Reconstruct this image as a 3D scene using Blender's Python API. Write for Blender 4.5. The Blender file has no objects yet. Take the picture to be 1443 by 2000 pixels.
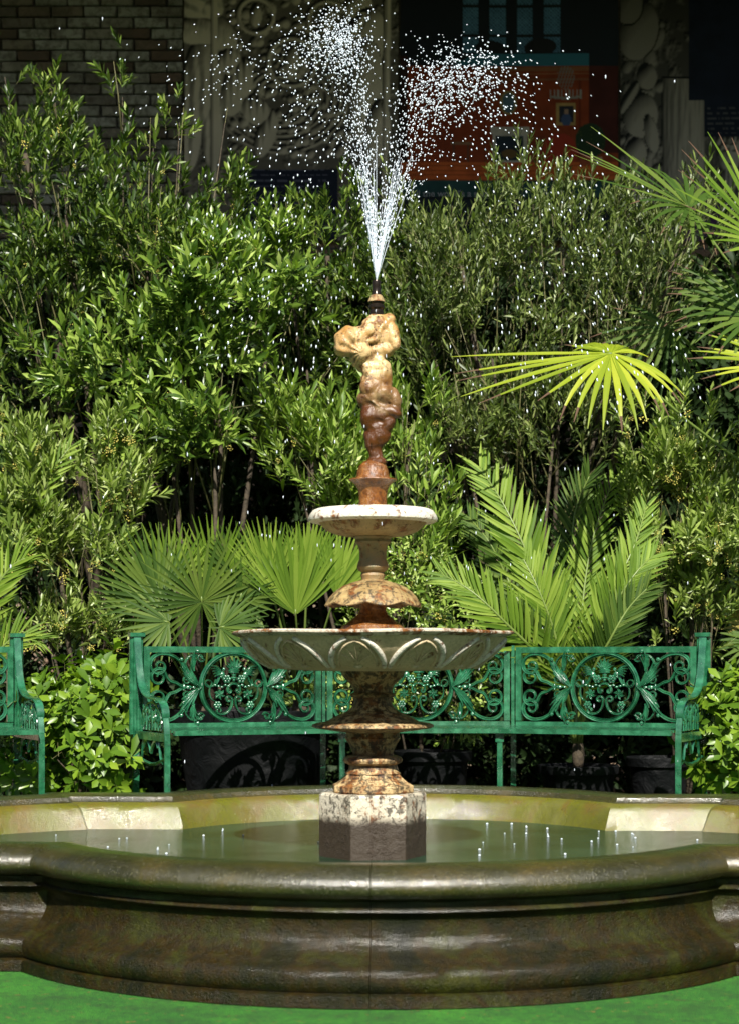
import bpy, bmesh, math, random
import numpy as np
from mathutils import Vector, Matrix, noise as mnoise

# ------------------------------------------------------------------ camera, sky, sun, exposure
F = 3492.0            # focal length in pixels of the 1443 x 2000 photograph
EYE = 0.69            # camera height
DC = 4.85             # distance camera -> fountain axis
VX, VY = 728.0, 1300.0
S0 = F / DC           # pixels per metre at the fountain axis

scene = bpy.context.scene
cam_d = bpy.data.cameras.new('camera')
cam_d.sensor_fit = 'VERTICAL'
cam_d.sensor_height = 36.0
cam_d.sensor_width = 36.0
cam_d.lens = 36.0 * F / 2000.0
cam_d.shift_x = -(VX - 721.5) / 2000.0
cam_d.shift_y = (VY - 1000.0) / 2000.0
cam_d.clip_start = 0.05
cam_d.clip_end = 400
cam_d.dof.use_dof = True
cam_d.dof.focus_distance = 5.7
cam_d.dof.aperture_fstop = 6.0
cam = bpy.data.objects.new('camera', cam_d)
scene.collection.objects.link(cam)
cam.location = (0, -DC, EYE)
cam.rotation_euler = (math.radians(90), 0, 0)
scene.camera = cam

SUN_E = math.radians(43)
SUN_A = math.radians(4)      # to the right of straight behind the camera
world = bpy.data.worlds.new('World')
scene.world = world
world.use_nodes = True
wn = world.node_tree
wn.nodes.clear()
wo = wn.nodes.new('ShaderNodeOutputWorld')
wb = wn.nodes.new('ShaderNodeBackground')
sk = wn.nodes.new('ShaderNodeTexSky')
sk.sky_type = 'NISHITA'
sk.sun_disc = False
sk.sun_elevation = SUN_E
sk.sun_rotation = math.pi - SUN_A
wb.inputs['Strength'].default_value = 0.05
wn.links.new(sk.outputs[0], wb.inputs[0])
wn.links.new(wb.outputs[0], wo.inputs[0])

sun_d = bpy.data.lights.new('sun', 'SUN')
sun_d.energy = 5.0
sun_d.angle = math.radians(0.5)
sun_d.color = (1.0, 0.955, 0.87)
sun = bpy.data.objects.new('sun', sun_d)
scene.collection.objects.link(sun)
sdir = Vector((math.sin(SUN_A) * math.cos(SUN_E), -math.cos(SUN_A) * math.cos(SUN_E), math.sin(SUN_E)))
sun.rotation_euler = sdir.to_track_quat('Z', 'Y').to_euler()
sun.location = (2, -6, 8)

scene.view_settings.view_transform = 'Standard'
scene.view_settings.look = 'None'
scene.view_settings.exposure = 0.95
scene.view_settings.gamma = 1.0
scene.view_settings.use_curve_mapping = False
scene.render.engine = 'CYCLES'
scene.cycles.max_bounces = 7
scene.cycles.diffuse_bounces = 3
scene.cycles.glossy_bounces = 3
scene.cycles.transmission_bounces = 4
scene.cycles.transparent_max_bounces = 8
scene.cycles.sample_clamp_indirect = 4.0

COL = scene.collection
PI = math.pi


def W(px, py, D):
    """A point given by the photograph's pixel and its distance from the camera."""
    return Vector(((px - VX) * D / F, D - DC, EYE + (VY - py) * D / F))


# ------------------------------------------------------------------ mesh helpers
def make_mesh(name, verts, faces, mats=None, smooth=False, fmat=None):
    me = bpy.data.meshes.new(name)
    me.from_pydata([tuple(v) for v in verts], [], faces)
    if mats is not None:
        for m in (mats if isinstance(mats, (list, tuple)) else [mats]):
            me.materials.append(m)
    if smooth:
        me.polygons.foreach_set('use_smooth', [True] * len(me.polygons))
    if fmat is not None:
        me.polygons.foreach_set('material_index', fmat)
    me.update()
    return me


class MB:
    def __init__(self):
        self.v = []
        self.f = []

    def add(self, vs, fs):
        o = len(self.v)
        self.v.extend([tuple(p) for p in vs])
        self.f.extend([tuple(i + o for i in f) for f in fs])
        return self

    def box(self, c, s, rz=0.0):
        hx, hy, hz = s[0] / 2, s[1] / 2, s[2] / 2
        ca, sa = math.cos(rz), math.sin(rz)
        vs = []
        for dz in (-hz, hz):
            for dx, dy in ((-hx, -hy), (hx, -hy), (hx, hy), (-hx, hy)):
                vs.append((c[0] + dx * ca - dy * sa, c[1] + dx * sa + dy * ca, c[2] + dz))
        return self.add(vs, [(3, 2, 1, 0), (4, 5, 6, 7), (0, 1, 5, 4), (1, 2, 6, 5), (2, 3, 7, 6), (3, 0, 4, 7)])

    def tube(self, pts, rad, n=6, cap=True):
        pts = [Vector(p) for p in pts]
        k = len(pts)
        if not hasattr(rad, '__len__'):
            rad = [rad] * k
        up = None
        rings = []
        for i in range(k):
            t = (pts[min(i + 1, k - 1)] - pts[max(i - 1, 0)])
            if t.length < 1e-9:
                t = Vector((0, 0, 1))
            t.normalize()
            if up is None:
                a = Vector((0, 0, 1)) if abs(t.z) < 0.9 else Vector((1, 0, 0))
                up = (a - t * a.dot(t)).normalized()
            else:
                up = (up - t * up.dot(t))
                if up.length < 1e-6:
                    a = Vector((0, 0, 1)) if abs(t.z) < 0.9 else Vector((1, 0, 0))
                    up = (a - t * a.dot(t))
                up.normalize()
            s = t.cross(up)
            rings.append([pts[i] + (up * math.cos(2 * PI * j / n) + s * math.sin(2 * PI * j / n)) * rad[i] for j in range(n)])
        vs = [p for r in rings for p in r]
        fs = []
        for i in range(k - 1):
            for j in range(n):
                a, b = i * n + j, i * n + (j + 1) % n
                fs.append((a, b, b + n, a + n))
        if cap:
            fs.append(tuple(range(n - 1, -1, -1)))
            fs.append(tuple((k - 1) * n + j for j in range(n)))
        return self.add(vs, fs)

    def bar2d(self, pts, a, b, y=0.0):
        """A cast-iron bar following an XZ polyline: in-plane half width a (may vary), half depth b, rounded front."""
        k = len(pts)
        if not hasattr(a, '__len__'):
            a = [a] * k
        vs, fs = [], []
        for i in range(k):
            p0, p1 = pts[max(i - 1, 0)], pts[min(i + 1, k - 1)]
            tx, tz = p1[0] - p0[0], p1[1] - p0[1]
            L = math.hypot(tx, tz) or 1.0
            nx, nz = -tz / L, tx / L
            w = a[i] * 1.22
            for u, d in ((-1, 0.35), (-0.45, -1), (0, -0.55), (0.45, -1), (1, 0.35), (0.5, 1), (-0.5, 1)):
                vs.append((pts[i][0] + nx * w * u, y + d * b, pts[i][1] + nz * w * u))
        n = 7
        for i in range(k - 1):
            for j in range(n):
                p, q = i * n + j, i * n + (j + 1) % n
                fs.append((p, q, q + n, p + n))
        fs.append(tuple(range(n - 1, -1, -1)))
        fs.append(tuple((k - 1) * n + j for j in range(n)))
        return self.add(vs, fs)

    def blob(self, c, r, seg=8, rings=5, m=None):
        rx, ry, rz = r if hasattr(r, '__len__') else (r, r, r)
        vs, fs = [], []
        for i in range(1, rings):
            th = PI * i / rings
            for j in range(seg):
                ph = 2 * PI * j / seg
                vs.append(Vector((rx * math.sin(th) * math.cos(ph), ry * math.sin(th) * math.sin(ph), rz * math.cos(th))))
        vs.append(Vector((0, 0, rz)))
        vs.append(Vector((0, 0, -rz)))
        T, B = len(vs) - 2, len(vs) - 1
        for i in range(rings - 2):
            for j in range(seg):
                a, b = i * seg + j, i * seg + (j + 1) % seg
                fs.append((a, a + seg, b + seg, b))
        for j in range(seg):
            fs.append((T, j, (j + 1) % seg))
            fs.append((B, (rings - 2) * seg + (j + 1) % seg, (rings - 2) * seg + j))
        if m is not None:
            vs = [m @ v for v in vs]
        return self.add([v + Vector(c) for v in vs], fs)

    def lathe(self, prof, n=48, c=(0, 0), fn=None, rot=0.0, closed=True):
        vs, fs = [], []
        for r, z in prof:
            for j in range(n):
                th = rot + 2 * PI * j / n
                rr, zz = (fn(r, z, th) if fn else (r, z))
                vs.append((c[0] + rr * math.cos(th), c[1] + rr * math.sin(th), zz))
        k = len(prof)
        for i in range(k - 1):
            for j in range(n):
                a, b = i * n + j, i * n + (j + 1) % n
                fs.append((a, b, b + n, a + n))
        if closed:
            fs.append(tuple(range(n - 1, -1, -1)))
            fs.append(tuple((k - 1) * n + j for j in range(n)))
        return self.add(vs, fs)


def root_loc(o):
    L = Vector((0, 0, 0))
    while o is not None:
        L += Vector(o.location)
        o = o.parent
    return L


def thing(name, label, cat, loc=(0, 0, 0), group=None):
    o = bpy.data.objects.new(name, None)
    COL.objects.link(o)
    o.location = loc
    o.empty_display_size = 0.05
    o['label'] = label
    o['category'] = cat
    if group:
        o['group'] = group
    return o


def part(name, mb, mat, parent, label=None, smooth=False, kind=None, bevel=0.0):
    L = root_loc(parent) if parent else Vector((0, 0, 0))
    me = make_mesh(name, [(p[0] - L.x, p[1] - L.y, p[2] - L.z) for p in mb.v], mb.f, mat, smooth)
    o = bpy.data.objects.new(name, me)
    COL.objects.link(o)
    o.parent = parent
    if label:
        o['label'] = label
    if kind:
        o['kind'] = kind
    if smooth == 'auto':
        autosmooth(o)
    if bevel:
        b = o.modifiers.new('bevel', 'BEVEL')
        b.width = bevel
        b.segments = 2
        b.limit_method = 'ANGLE'
    return o


def autosmooth(o, ang=35):
    me = o.data
    bm = bmesh.new()
    bm.from_mesh(me)
    lim = math.radians(ang)
    for e in bm.edges:
        if len(e.link_faces) == 2:
            if e.calc_face_angle(0) > lim:
                e.smooth = False
    bm.to_mesh(me)
    bm.free()


def link_mesh(name, me, parent, mat4=None, **props):
    o = bpy.data.objects.new(name, me)
    COL.objects.link(o)
    o.parent = parent
    if mat4 is not None:
        o.matrix_local = mat4
    for k, v in props.items():
        o[k] = v
    return o


def copy_tree(o, parent=None):
    c = o.copy()
    COL.objects.link(c)
    if parent is not None:
        c.parent = parent
    for ch in list(o.children):
        copy_tree(ch, c)
    return c


# ------------------------------------------------------------------ materials
class NT:
    def __init__(self, name):
        self.m = bpy.data.materials.new(name)
        self.m.use_nodes = True
        self.t = self.m.node_tree
        self.b = self.t.nodes['Principled BSDF']
        self.out = self.t.nodes['Material Output']
        self.geo = None

    def n(self, typ, **kw):
        x = self.t.nodes.new(typ)
        for k, v in kw.items():
            setattr(x, k, v)
        return x

    def l(self, a, b):
        self.t.links.new(a, b)

    def coord(self, scale=(1, 1, 1), kind='Object'):
        tc = self.n('ShaderNodeTexCoord')
        mp = self.n('ShaderNodeMapping')
        mp.inputs['Scale'].default_value = scale
        if kind == 'World':
            g = self.n('ShaderNodeNewGeometry')
            self.l(g.outputs['Position'], mp.inputs[0])
        else:
            self.l(tc.outputs[kind], mp.inputs[0])
        return mp.outputs[0]

    def noise(self, scale, detail=4, rough=0.55, dist=0.0, vec=None):
        x = self.n('ShaderNodeTexNoise')
        x.inputs['Scale'].default_value = scale
        x.inputs['Detail'].default_value = detail
        x.inputs['Roughness'].default_value = rough
        x.inputs['Distortion'].default_value = dist
        self.l(vec if vec is not None else self.coord(kind='World'), x.inputs['Vector'])
        return x.outputs['Fac']

    def ramp(self, fac, stops, interp='LINEAR'):
        r = self.n('ShaderNodeValToRGB')
        r.color_ramp.interpolation = interp
        e = r.color_ramp.elements
        while len(e) > 1:
            e.remove(e[-1])
        for i, (p, c) in enumerate(stops):
            q = e[0] if i == 0 else e.new(p)
            q.position = p
            if not hasattr(c, '__len__'):
                c = (c, c, c)
            q.color = (*c, 1)
        self.l(fac, r.inputs[0])
        return r.outputs[0]

    def mix(self, fac, a, b, mode='MIX'):
        x = self.n('ShaderNodeMix', data_type='RGBA', blend_type=mode)
        for s, v in ((x.inputs[0], fac), (x.inputs[6], a), (x.inputs[7], b)):
            if hasattr(v, 'links'):
                self.l(v, s)
            elif hasattr(v, '__len__'):
                s.default_value = (*v, 1)
            else:
                s.default_value = v
        return x.outputs[2]

    def math(self, op, a, b=0.0, clamp=False):
        x = self.n('ShaderNodeMath', operation=op, use_clamp=clamp)
        for s, v in ((x.inputs[0], a), (x.inputs[1], b)):
            if hasattr(v, 'links'):
                self.l(v, s)
            else:
                s.default_value = v
        return x.outputs[0]

    def sepz(self):
        g = self.n('ShaderNodeNewGeometry')
        s = self.n('ShaderNodeSeparateXYZ')
        self.l(g.outputs['Position'], s.inputs[0])
        return s.outputs[2]

    def bump(self, h, strength=0.4, dist=0.01, prev=None):
        x = self.n('ShaderNodeBump')
        x.inputs['Strength'].default_value = strength
        x.inputs['Distance'].default_value = dist
        self.l(h, x.inputs['Height'])
        if prev is not None:
            self.l(prev, x.inputs['Normal'])
        self.l(x.outputs[0], self.b.inputs['Normal'])
        return x.outputs[0]

    def set(self, **kw):
        names = dict(base='Base Color', rough='Roughness', metal='Metallic', spec='Specular IOR Level', coat='Coat Weight', coatr='Coat Roughness', alpha='Alpha', trans='Transmission Weight', ior='IOR')
        for k, v in kw.items():
            s = self.b.inputs[names[k]]
            if hasattr(v, 'links'):
                self.l(v, s)
            elif hasattr(v, '__len__'):
                s.default_value = (*v, 1)
            else:
                s.default_value = v
        return self


def leaf_mat(name, stops, transl=0.28, rough=0.38, spec=0.5, island=True, tipbrown=False):
    a = NT(name)
    g = a.n('ShaderNodeNewGeometry')
    big = a.noise(3.0, 2)
    if island:
        f = a.math('ADD', a.math('MULTIPLY', g.outputs['Random Per Island'], 0.75), a.math('MULTIPLY', big, 0.4))
    else:
        oi = a.n('ShaderNodeObjectInfo')
        f = a.math('ADD', a.math('MULTIPLY', oi.outputs['Random'], 0.75), a.math('MULTIPLY', big, 0.4))
    col = a.ramp(f, stops)
    col = a.mix(a.math('MULTIPLY', a.noise(90, 2), 0.35), col, a.mix(1.0, col, (0.55, 0.7, 0.5), 'MULTIPLY'))
    a.set(base=col, rough=rough, spec=spec)
    tr = a.n('ShaderNodeBsdfTranslucent')
    a.l(a.mix(1.0, col, (1.6, 1.9, 0.6), 'MULTIPLY'), tr.inputs[0])
    ms = a.n('ShaderNodeMixShader')
    ms.inputs[0].default_value = transl
    a.l(a.b.outputs[0], ms.inputs[1])
    a.l(tr.outputs[0], ms.inputs[2])
    a.l(ms.outputs[0], a.out.inputs[0])
    return a.m


def wet_coat(a, w, rough, scale, strength):
    a.b.inputs['Coat Weight'].default_value = 1.0
    if hasattr(w, 'links'):
        a.l(w, a.b.inputs['Coat Weight'])
    else:
        a.b.inputs['Coat Weight'].default_value = w
    a.b.inputs['Coat Roughness'].default_value = rough
    x = a.n('ShaderNodeBump')
    x.inputs['Strength'].default_value = strength
    x.inputs['Distance'].default_value = 0.0022
    a.l(a.noise(scale, 3, 0.7), x.inputs['Height'])
    a.l(x.outputs[0], a.b.inputs['Coat Normal'])


M = {}
M['leaf_bay'] = leaf_mat('leaf_bay', [(0.0, (0.010, 0.026, 0.004)), (0.3, (0.05, 0.10, 0.012)), (0.6, (0.14, 0.225, 0.028)), (0.85, (0.29, 0.39, 0.07)), (1.0, (0.46, 0.53, 0.17))], transl=.18)
M['leaf_olive'] = leaf_mat('leaf_olive', [(0.0, (0.02, 0.036, 0.010)), (0.5, (0.08, 0.115, 0.024)), (0.85, (0.19, 0.24, 0.06)), (1.0, (0.32, 0.35, 0.13))], rough=0.45, transl=.16)
M['leaf_bright'] = leaf_mat('leaf_bright', [(0.0, (0.03, 0.065, 0.010)), (0.3, (0.10, 0.17, 0.022)), (0.65, (0.23, 0.32, 0.05)), (1.0, (0.48, 0.55, 0.2))], rough=0.36, transl=.18)
M['leaf_pitto'] = leaf_mat('leaf_pitto', [(0.0, (0.04, 0.09, 0.008)), (0.5, (0.09, 0.17, 0.012)), (0.9, (0.17, 0.26, 0.02)), (1.0, (0.27, 0.3, 0.03))], rough=0.36, spec=0.4, transl=0.2)
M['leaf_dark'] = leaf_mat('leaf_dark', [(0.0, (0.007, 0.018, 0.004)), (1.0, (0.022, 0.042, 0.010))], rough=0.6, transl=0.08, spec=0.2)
M['palm_fan'] = leaf_mat('palm_fan', [(0.0, (0.018, 0.045, 0.008)), (0.5, (0.055, 0.105, 0.014)), (1.0, (0.13, 0.18, 0.03))], island=False, rough=0.55, spec=0.22)
M['palm_yellow'] = leaf_mat('palm_yellow', [(0.0, (0.14, 0.2, 0.014)), (0.6, (0.27, 0.33, 0.022)), (1.0, (0.4, 0.42, 0.04))], island=False, rough=0.33, transl=0.3)
M['palm_date'] = leaf_mat('palm_date', [(0.0, (0.05, 0.105, 0.010)), (0.5, (0.12, 0.2, 0.018)), (1.0, (0.25, 0.33, 0.05))], island=False, rough=0.55, spec=0.22)
M['palm_dry'] = leaf_mat('palm_dry', [(0.0, (0.16, 0.08, 0.02)), (0.6, (0.25, 0.18, 0.04)), (1.0, (0.3, 0.26, 0.07))], island=False, rough=0.6, transl=0.15)
M['petiole'] = NT('petiole').set(base=(0.12, 0.17, 0.035), rough=0.4).m
M['tip'] = NT('tip').set(base=(0.07, 0.035, 0.015), rough=0.8).m
M['blossom'] = NT('blossom').set(base=(0.5, 0.43, 0.09), rough=0.6).m

a = NT('bark')
a.set(base=a.ramp(a.noise(40, 5, 0.6), [(0.3, (0.02, 0.014, 0.008)), (0.6, (0.055, 0.04, 0.022)), (0.8, (0.1, 0.08, 0.045))]), rough=0.85)
a.bump(a.noise(60, 5), 0.6, 0.01)
M['bark'] = a.m
a = NT('twig')
a.set(base=a.ramp(a.noise(30, 3), [(0.3, (0.05, 0.05, 0.016)), (0.7, (0.14, 0.13, 0.045))]), rough=0.6)
M['twig'] = a.m


def iron_paint(name, paint_lo, paint_hi, rust_amt, dark_amt, wet, streak=True, stain=None):
    """Flaking cream paint over cast iron, with rust, soot-dark lichen and a wet sheen."""
    a = NT(name)
    n1 = a.noise(9, 6, 0.62, 0.4)
    n2 = a.noise(48, 6, 0.7, 0.3)
    n3 = a.noise(120, 4, 0.7)
    v = a.coord(scale=(26, 26, 3.0), kind='World')
    st = a.noise(1.0, 5, 0.6, 0.3, vec=v)
    base = a.mix(a.ramp(n1, [(0.35, 0.0), (0.65, 1.0)]), paint_lo, paint_hi)
    base = a.mix(a.math('MULTIPLY', a.ramp(n3, [(0.35, 1.0), (0.55, 0.0)]), 0.35), base, (0.17, 0.14, 0.09))
    rs = a.math('ADD', a.math('MULTIPLY', n2, 0.6), a.math('MULTIPLY', st if streak else n1, 0.5))
    rfac = a.ramp(rs, [(0.69 - rust_amt * 0.28, 0.0), (0.77 - rust_amt * 0.28, 1.0)])
    rcol = a.ramp(a.noise(55, 5, 0.7), [(0.3, (0.045, 0.016, 0.005)), (0.5, (0.16, 0.055, 0.011)), (0.7, (0.33, 0.14, 0.03))])
    base = a.mix(rfac, base, rcol)
    dfac = a.ramp(a.math('ADD', a.math('MULTIPLY', a.noise(50, 6, 0.72, 0.5), 0.7), a.math('MULTIPLY', n3, 0.3)), [(0.66 - dark_amt * 0.22, 0.0), (0.72 - dark_amt * 0.22, 1.0)])
    base = a.mix(a.math('MULTIPLY', dfac, 0.85), base, (0.022, 0.017, 0.01))
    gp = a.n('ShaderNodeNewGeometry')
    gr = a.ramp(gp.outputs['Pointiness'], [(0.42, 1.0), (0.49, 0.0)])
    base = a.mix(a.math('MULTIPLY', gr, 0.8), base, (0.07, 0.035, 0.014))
    if stain is not None:
        z0, z1, colr = stain
        z = a.sepz()
        zz = a.math('DIVIDE', a.math('SUBTRACT', a.math('ADD', z, a.math('MULTIPLY', a.math('SUBTRACT', n1, 0.5), (z1 - z0) * 1.6)), z0), z1 - z0, clamp=True)
        base = a.mix(zz, a.mix(0.985, base, colr), base)
    a.set(base=base, rough=a.ramp(n2, [(0.3, 0.62 - wet * 0.5), (0.7, 0.85 - wet * 0.55)]), spec=0.5)
    b1 = a.bump(a.math('ADD', n3, a.math('MULTIPLY', rfac, 0.6)), 0.45, 0.004)
    a.bump(n2, 0.35, 0.006, b1)
    return a.m


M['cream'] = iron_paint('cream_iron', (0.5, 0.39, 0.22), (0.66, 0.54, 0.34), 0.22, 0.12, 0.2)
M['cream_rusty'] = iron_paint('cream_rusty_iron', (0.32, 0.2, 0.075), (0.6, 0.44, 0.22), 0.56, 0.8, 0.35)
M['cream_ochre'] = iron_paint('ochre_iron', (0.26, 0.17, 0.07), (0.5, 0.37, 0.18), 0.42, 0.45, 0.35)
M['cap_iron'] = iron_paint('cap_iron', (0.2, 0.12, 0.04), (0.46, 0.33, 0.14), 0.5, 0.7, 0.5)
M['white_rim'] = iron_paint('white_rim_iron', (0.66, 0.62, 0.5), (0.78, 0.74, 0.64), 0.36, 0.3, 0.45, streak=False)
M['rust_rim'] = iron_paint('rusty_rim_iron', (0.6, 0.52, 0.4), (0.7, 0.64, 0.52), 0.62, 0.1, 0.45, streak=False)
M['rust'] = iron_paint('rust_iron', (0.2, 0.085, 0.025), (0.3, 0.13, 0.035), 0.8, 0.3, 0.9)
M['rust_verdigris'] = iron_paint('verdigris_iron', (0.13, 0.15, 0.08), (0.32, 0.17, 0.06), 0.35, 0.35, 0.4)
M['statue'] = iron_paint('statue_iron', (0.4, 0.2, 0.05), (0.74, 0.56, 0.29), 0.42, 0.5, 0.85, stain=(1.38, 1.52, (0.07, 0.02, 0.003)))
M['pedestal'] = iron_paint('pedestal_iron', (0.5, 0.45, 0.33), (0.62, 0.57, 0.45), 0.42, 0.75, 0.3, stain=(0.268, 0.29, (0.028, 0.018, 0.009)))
M['black_brass'] = NT('black_brass').set(base=(0.03, 0.022, 0.016), rough=0.22, metal=0.6).m

a = NT('green_iron')
n = a.noise(30, 4)
gc = a.mix(a.ramp(n, [(0.4, 0.0), (0.7, 1.0)]), (0.008, 0.076, 0.032), (0.026, 0.165, 0.076))
fl = a.ramp(a.noise(70, 5, 0.7, 0.5), [(0.60, 0.0), (0.66, 1.0)])
gc = a.mix(a.math('MULTIPLY', fl, 0.75), gc, (0.03, 0.06, 0.05))
a.set(base=gc, rough=a.ramp(a.noise(15, 3), [(0.3, 0.16), (0.7, 0.36)]), spec=0.9)
a.bump(a.noise(180, 3), 0.25, 0.002)
wet_coat(a, 1.0, 0.2, 60, 0.3)
M['green_iron'] = a.m

# pool: wet cast concrete, dark outside, algae inside
a = NT('pool_outer')
n1, n2 = a.noise(6, 8, 0.7, 0.6), a.noise(60, 5, 0.7)
c = a.ramp(n1, [(0.3, (0.003, 0.004, 0.001)), (0.42, (0.012, 0.012, 0.001)), (0.5, (0.024, 0.014, 0.001)), (0.58, (0.026, 0.028, 0.002)), (0.72, (0.045, 0.045, 0.005))])
c = a.mix(a.ramp(n2, [(0.4, 0.55), (0.65, 0.0)]), c, (0.004, 0.004, 0.003))
sp_ = a.ramp(a.noise(170, 5, 0.8), [(0.60, 0.0), (0.68, 0.7)])
c = a.mix(a.math('MULTIPLY', sp_, a.ramp(a.noise(7, 4), [(.4, .2), (.6, 1.0)])), c, (0.11, 0.105, 0.06))
a.set(base=c, rough=a.ramp(a.noise(14, 4), [(0.35, 0.3), (0.65, 0.55)]), spec=0.15)
b1 = a.bump(a.noise(230, 3, 0.7), 0.8, 0.005)
pv = a.n('ShaderNodeTexVoronoi')
pv.inputs['Scale'].default_value = 75
a.l(a.coord(kind='World'), pv.inputs['Vector'])
b1 = a.bump(a.ramp(pv.outputs['Distance'], [(0.12, 0.0), (0.3, 1.0)]), 0.35, 0.003, b1)
a.bump(a.noise(40, 4, 0.6), 0.3, 0.006, b1)
wet_coat(a, a.ramp(a.noise(1.0, 5, .7, .4, vec=a.coord(scale=(7, 7, 70), kind='World')), [(0.42, 0.0), (0.66, 0.6)]), 0.17, 300, .5)
M['pool_outer'] = a.m
a = NT('pool_rim')
c = a.ramp(a.noise(5, 5, 0.6, 0.6), [(0.3, (0.012, 0.013, 0.003)), (0.5, (0.035, 0.032, 0.006)), (0.7, (0.07, 0.05, 0.010))])
c = a.mix(a.ramp(a.noise(70, 5, 0.7), [(0.4, 0.5), (0.6, 0.0)]), c, (0.03, 0.028, 0.016))
c = a.mix(a.ramp(a.noise(150, 5, 0.8), [(0.57, 0.0), (0.66, 0.6)]), c, (0.18, 0.17, 0.1))
a.set(base=c, rough=a.ramp(a.noise(12, 4), [(0.3, 0.15), (0.7, 0.34)]), spec=0.5)
b1 = a.bump(a.noise(230, 3, 0.7), 0.7, 0.004)
a.bump(a.noise(40, 4, 0.6), 0.3, 0.006, b1)
wet_coat(a, a.ramp(a.noise(6, 4), [(0.3, 0.2), (0.5, 1.0)]), 0.12, 300, .42)
M['pool_rim'] = a.m
a = NT('pool_inner')
c = a.ramp(a.noise(5, 5, 0.6, 0.7), [(0.25, (0.07, 0.075, 0.005)), (0.5, (0.12, 0.12, 0.006)), (0.62, (0.13, 0.085, 0.010)), (0.8, (0.14, 0.135, 0.014))])
c = a.mix(a.math('MULTIPLY', a.ramp(a.noise(110, 4, 0.7), [(0.42, 1.0), (0.6, 0.0)]), 0.4), c, (0.09, 0.08, 0.03))
a.set(base=c, rough=a.ramp(a.noise(5, 4), [(0.45, 0.07), (0.58, 0.45)]), spec=1.0)
b1 = a.bump(a.noise(300, 3, 0.7), 0.6, 0.003)
a.bump(a.noise(45, 4, 0.6), 0.3, 0.006, b1)
wet_coat(a, a.ramp(a.noise(4, 4), [(0.42, 0.1), (0.56, 0.55)]), 0.16, 260, .9)
M['pool_inner'] = a.m

a = NT('water')
v = a.coord(scale=(1, 2.2, 1), kind='World')
rip = a.math('ADD', a.noise(26, 3, 0.6, 0.6, vec=v), a.math('MULTIPLY', a.noise(110, 3, 0.6, 0.3, vec=v), 0.6))
wv = a.n('ShaderNodeTexVoronoi', feature='SMOOTH_F1')
wv.inputs['Scale'].default_value = 5.5
a.l(a.coord(kind='World'), wv.inputs['Vector'])
rings = a.math('MULTIPLY', a.math('SINE', a.math('MULTIPLY', wv.outputs['Distance'], 85)), a.ramp(wv.outputs['Distance'], [(0.02, 1.0), (0.32, 0.0)]))
a.set(base=a.ramp(a.noise(3, 3), [(0.35, (0.008, 0.022, 0.010)), (0.65, (0.024, 0.052, 0.030))]), rough=0.11, spec=0.35)
a.bump(a.math('ADD', rip, a.math('MULTIPLY', rings, 0.45)), 0.85, 0.012)
M['water'] = a.m
M['drop'] = NT('droplet').set(base=(0.82, 0.9, 1.0), rough=0.1, spec=0.8, alpha=.82).m

a = NT('green_carpet')
n1 = a.noise(3, 4)
c = a.mix(a.ramp(n1, [(.35, 0.0), (.65, 1.0)]), (0.025, 0.17, 0.006), (0.06, 0.30, 0.012))
c = a.mix(a.ramp(a.noise(45, 4, 0.7, 0.5), [(0.62, 0.0), (0.66, 1.0)]), c, (0.32, 0.17, 0.04))
c = a.mix(a.math('MULTIPLY', a.ramp(a.noise(400, 2), [(0.4, 1.0), (0.6, 0.0)]), 0.45), c, (0.006, 0.09, 0.01))
a.set(base=c, rough=0.75)
c = a.mix(a.ramp(a.noise(10, 8, .75), [(.46, 0.0), (.64, .8)]), c, (0.02, 0.07, 0.008))
c = a.mix(a.ramp(a.noise(75, 5, .8), [(.45, 0.0), (.6, .65)]), c, (0.004, 0.07, 0.006))
a.l(c, a.b.inputs['Base Color'])
a.bump(a.noise(260, 3), 1.0, 0.01)
M['carpet'] = a.m
a = NT('soil')
a.set(base=a.ramp(a.noise(25, 6, 0.7), [(0.3, (0.012, 0.009, 0.006)), (0.7, (0.05, 0.036, 0.02))]), rough=0.95)
a.bump(a.noise(60, 5), 0.8, 0.02)
M['soil'] = a.m
a = NT('black_plastic')
a.set(base=(0.0025, 0.003, 0.0035), rough=a.ramp(a.noise(6, 4, 0.6, 0.8), [(0.35, 0.4), (0.65, 0.75)]), spec=0.22)
a.bump(a.noise(11, 4, 0.55, 1.2), 0.5, 0.03)
M['black_plastic'] = a.m

# brick wall
a = NT('mortar_wall')
bt = a.n('ShaderNodeTexBrick')
for k_, v_ in (('Scale', 1.0), ('Mortar Size', 0.008), ('Brick Width', 0.225), ('Row Height', 0.075)):
    bt.inputs[k_].default_value = v_
bt.inputs['Color1'].default_value = (0.2, 0.16, 0.11, 1)
bt.inputs['Color2'].default_value = (0.16, 0.09, 0.055, 1)
bt.inputs['Mortar'].default_value = (0.06, 0.055, 0.045, 1)
g_ = a.n('ShaderNodeNewGeometry')
s_ = a.n('ShaderNodeSeparateXYZ')
c_ = a.n('ShaderNodeCombineXYZ')
a.l(g_.outputs['Position'], s_.inputs[0])
a.l(s_.outputs[0], c_.inputs[0])
a.l(s_.outputs[2], c_.inputs[1])
a.l(c_.outputs[0], bt.inputs['Vector'])
a.set(base=bt.outputs[0], rough=0.9)
a.bump(a.noise(40, 4), 0.4, 0.01)
M['mortar_wall'] = a.m
a = NT('mortar')
a.set(base=a.ramp(a.noise(30, 4), [(0.3, (0.055, 0.05, 0.04)), (0.7, (0.13, 0.12, 0.1))]), rough=0.95)
a.bump(a.noise(80, 4), 0.6, 0.01)
M['mortar'] = a.m
a = NT('brick')
oi = a.n('ShaderNodeObjectInfo')
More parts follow.
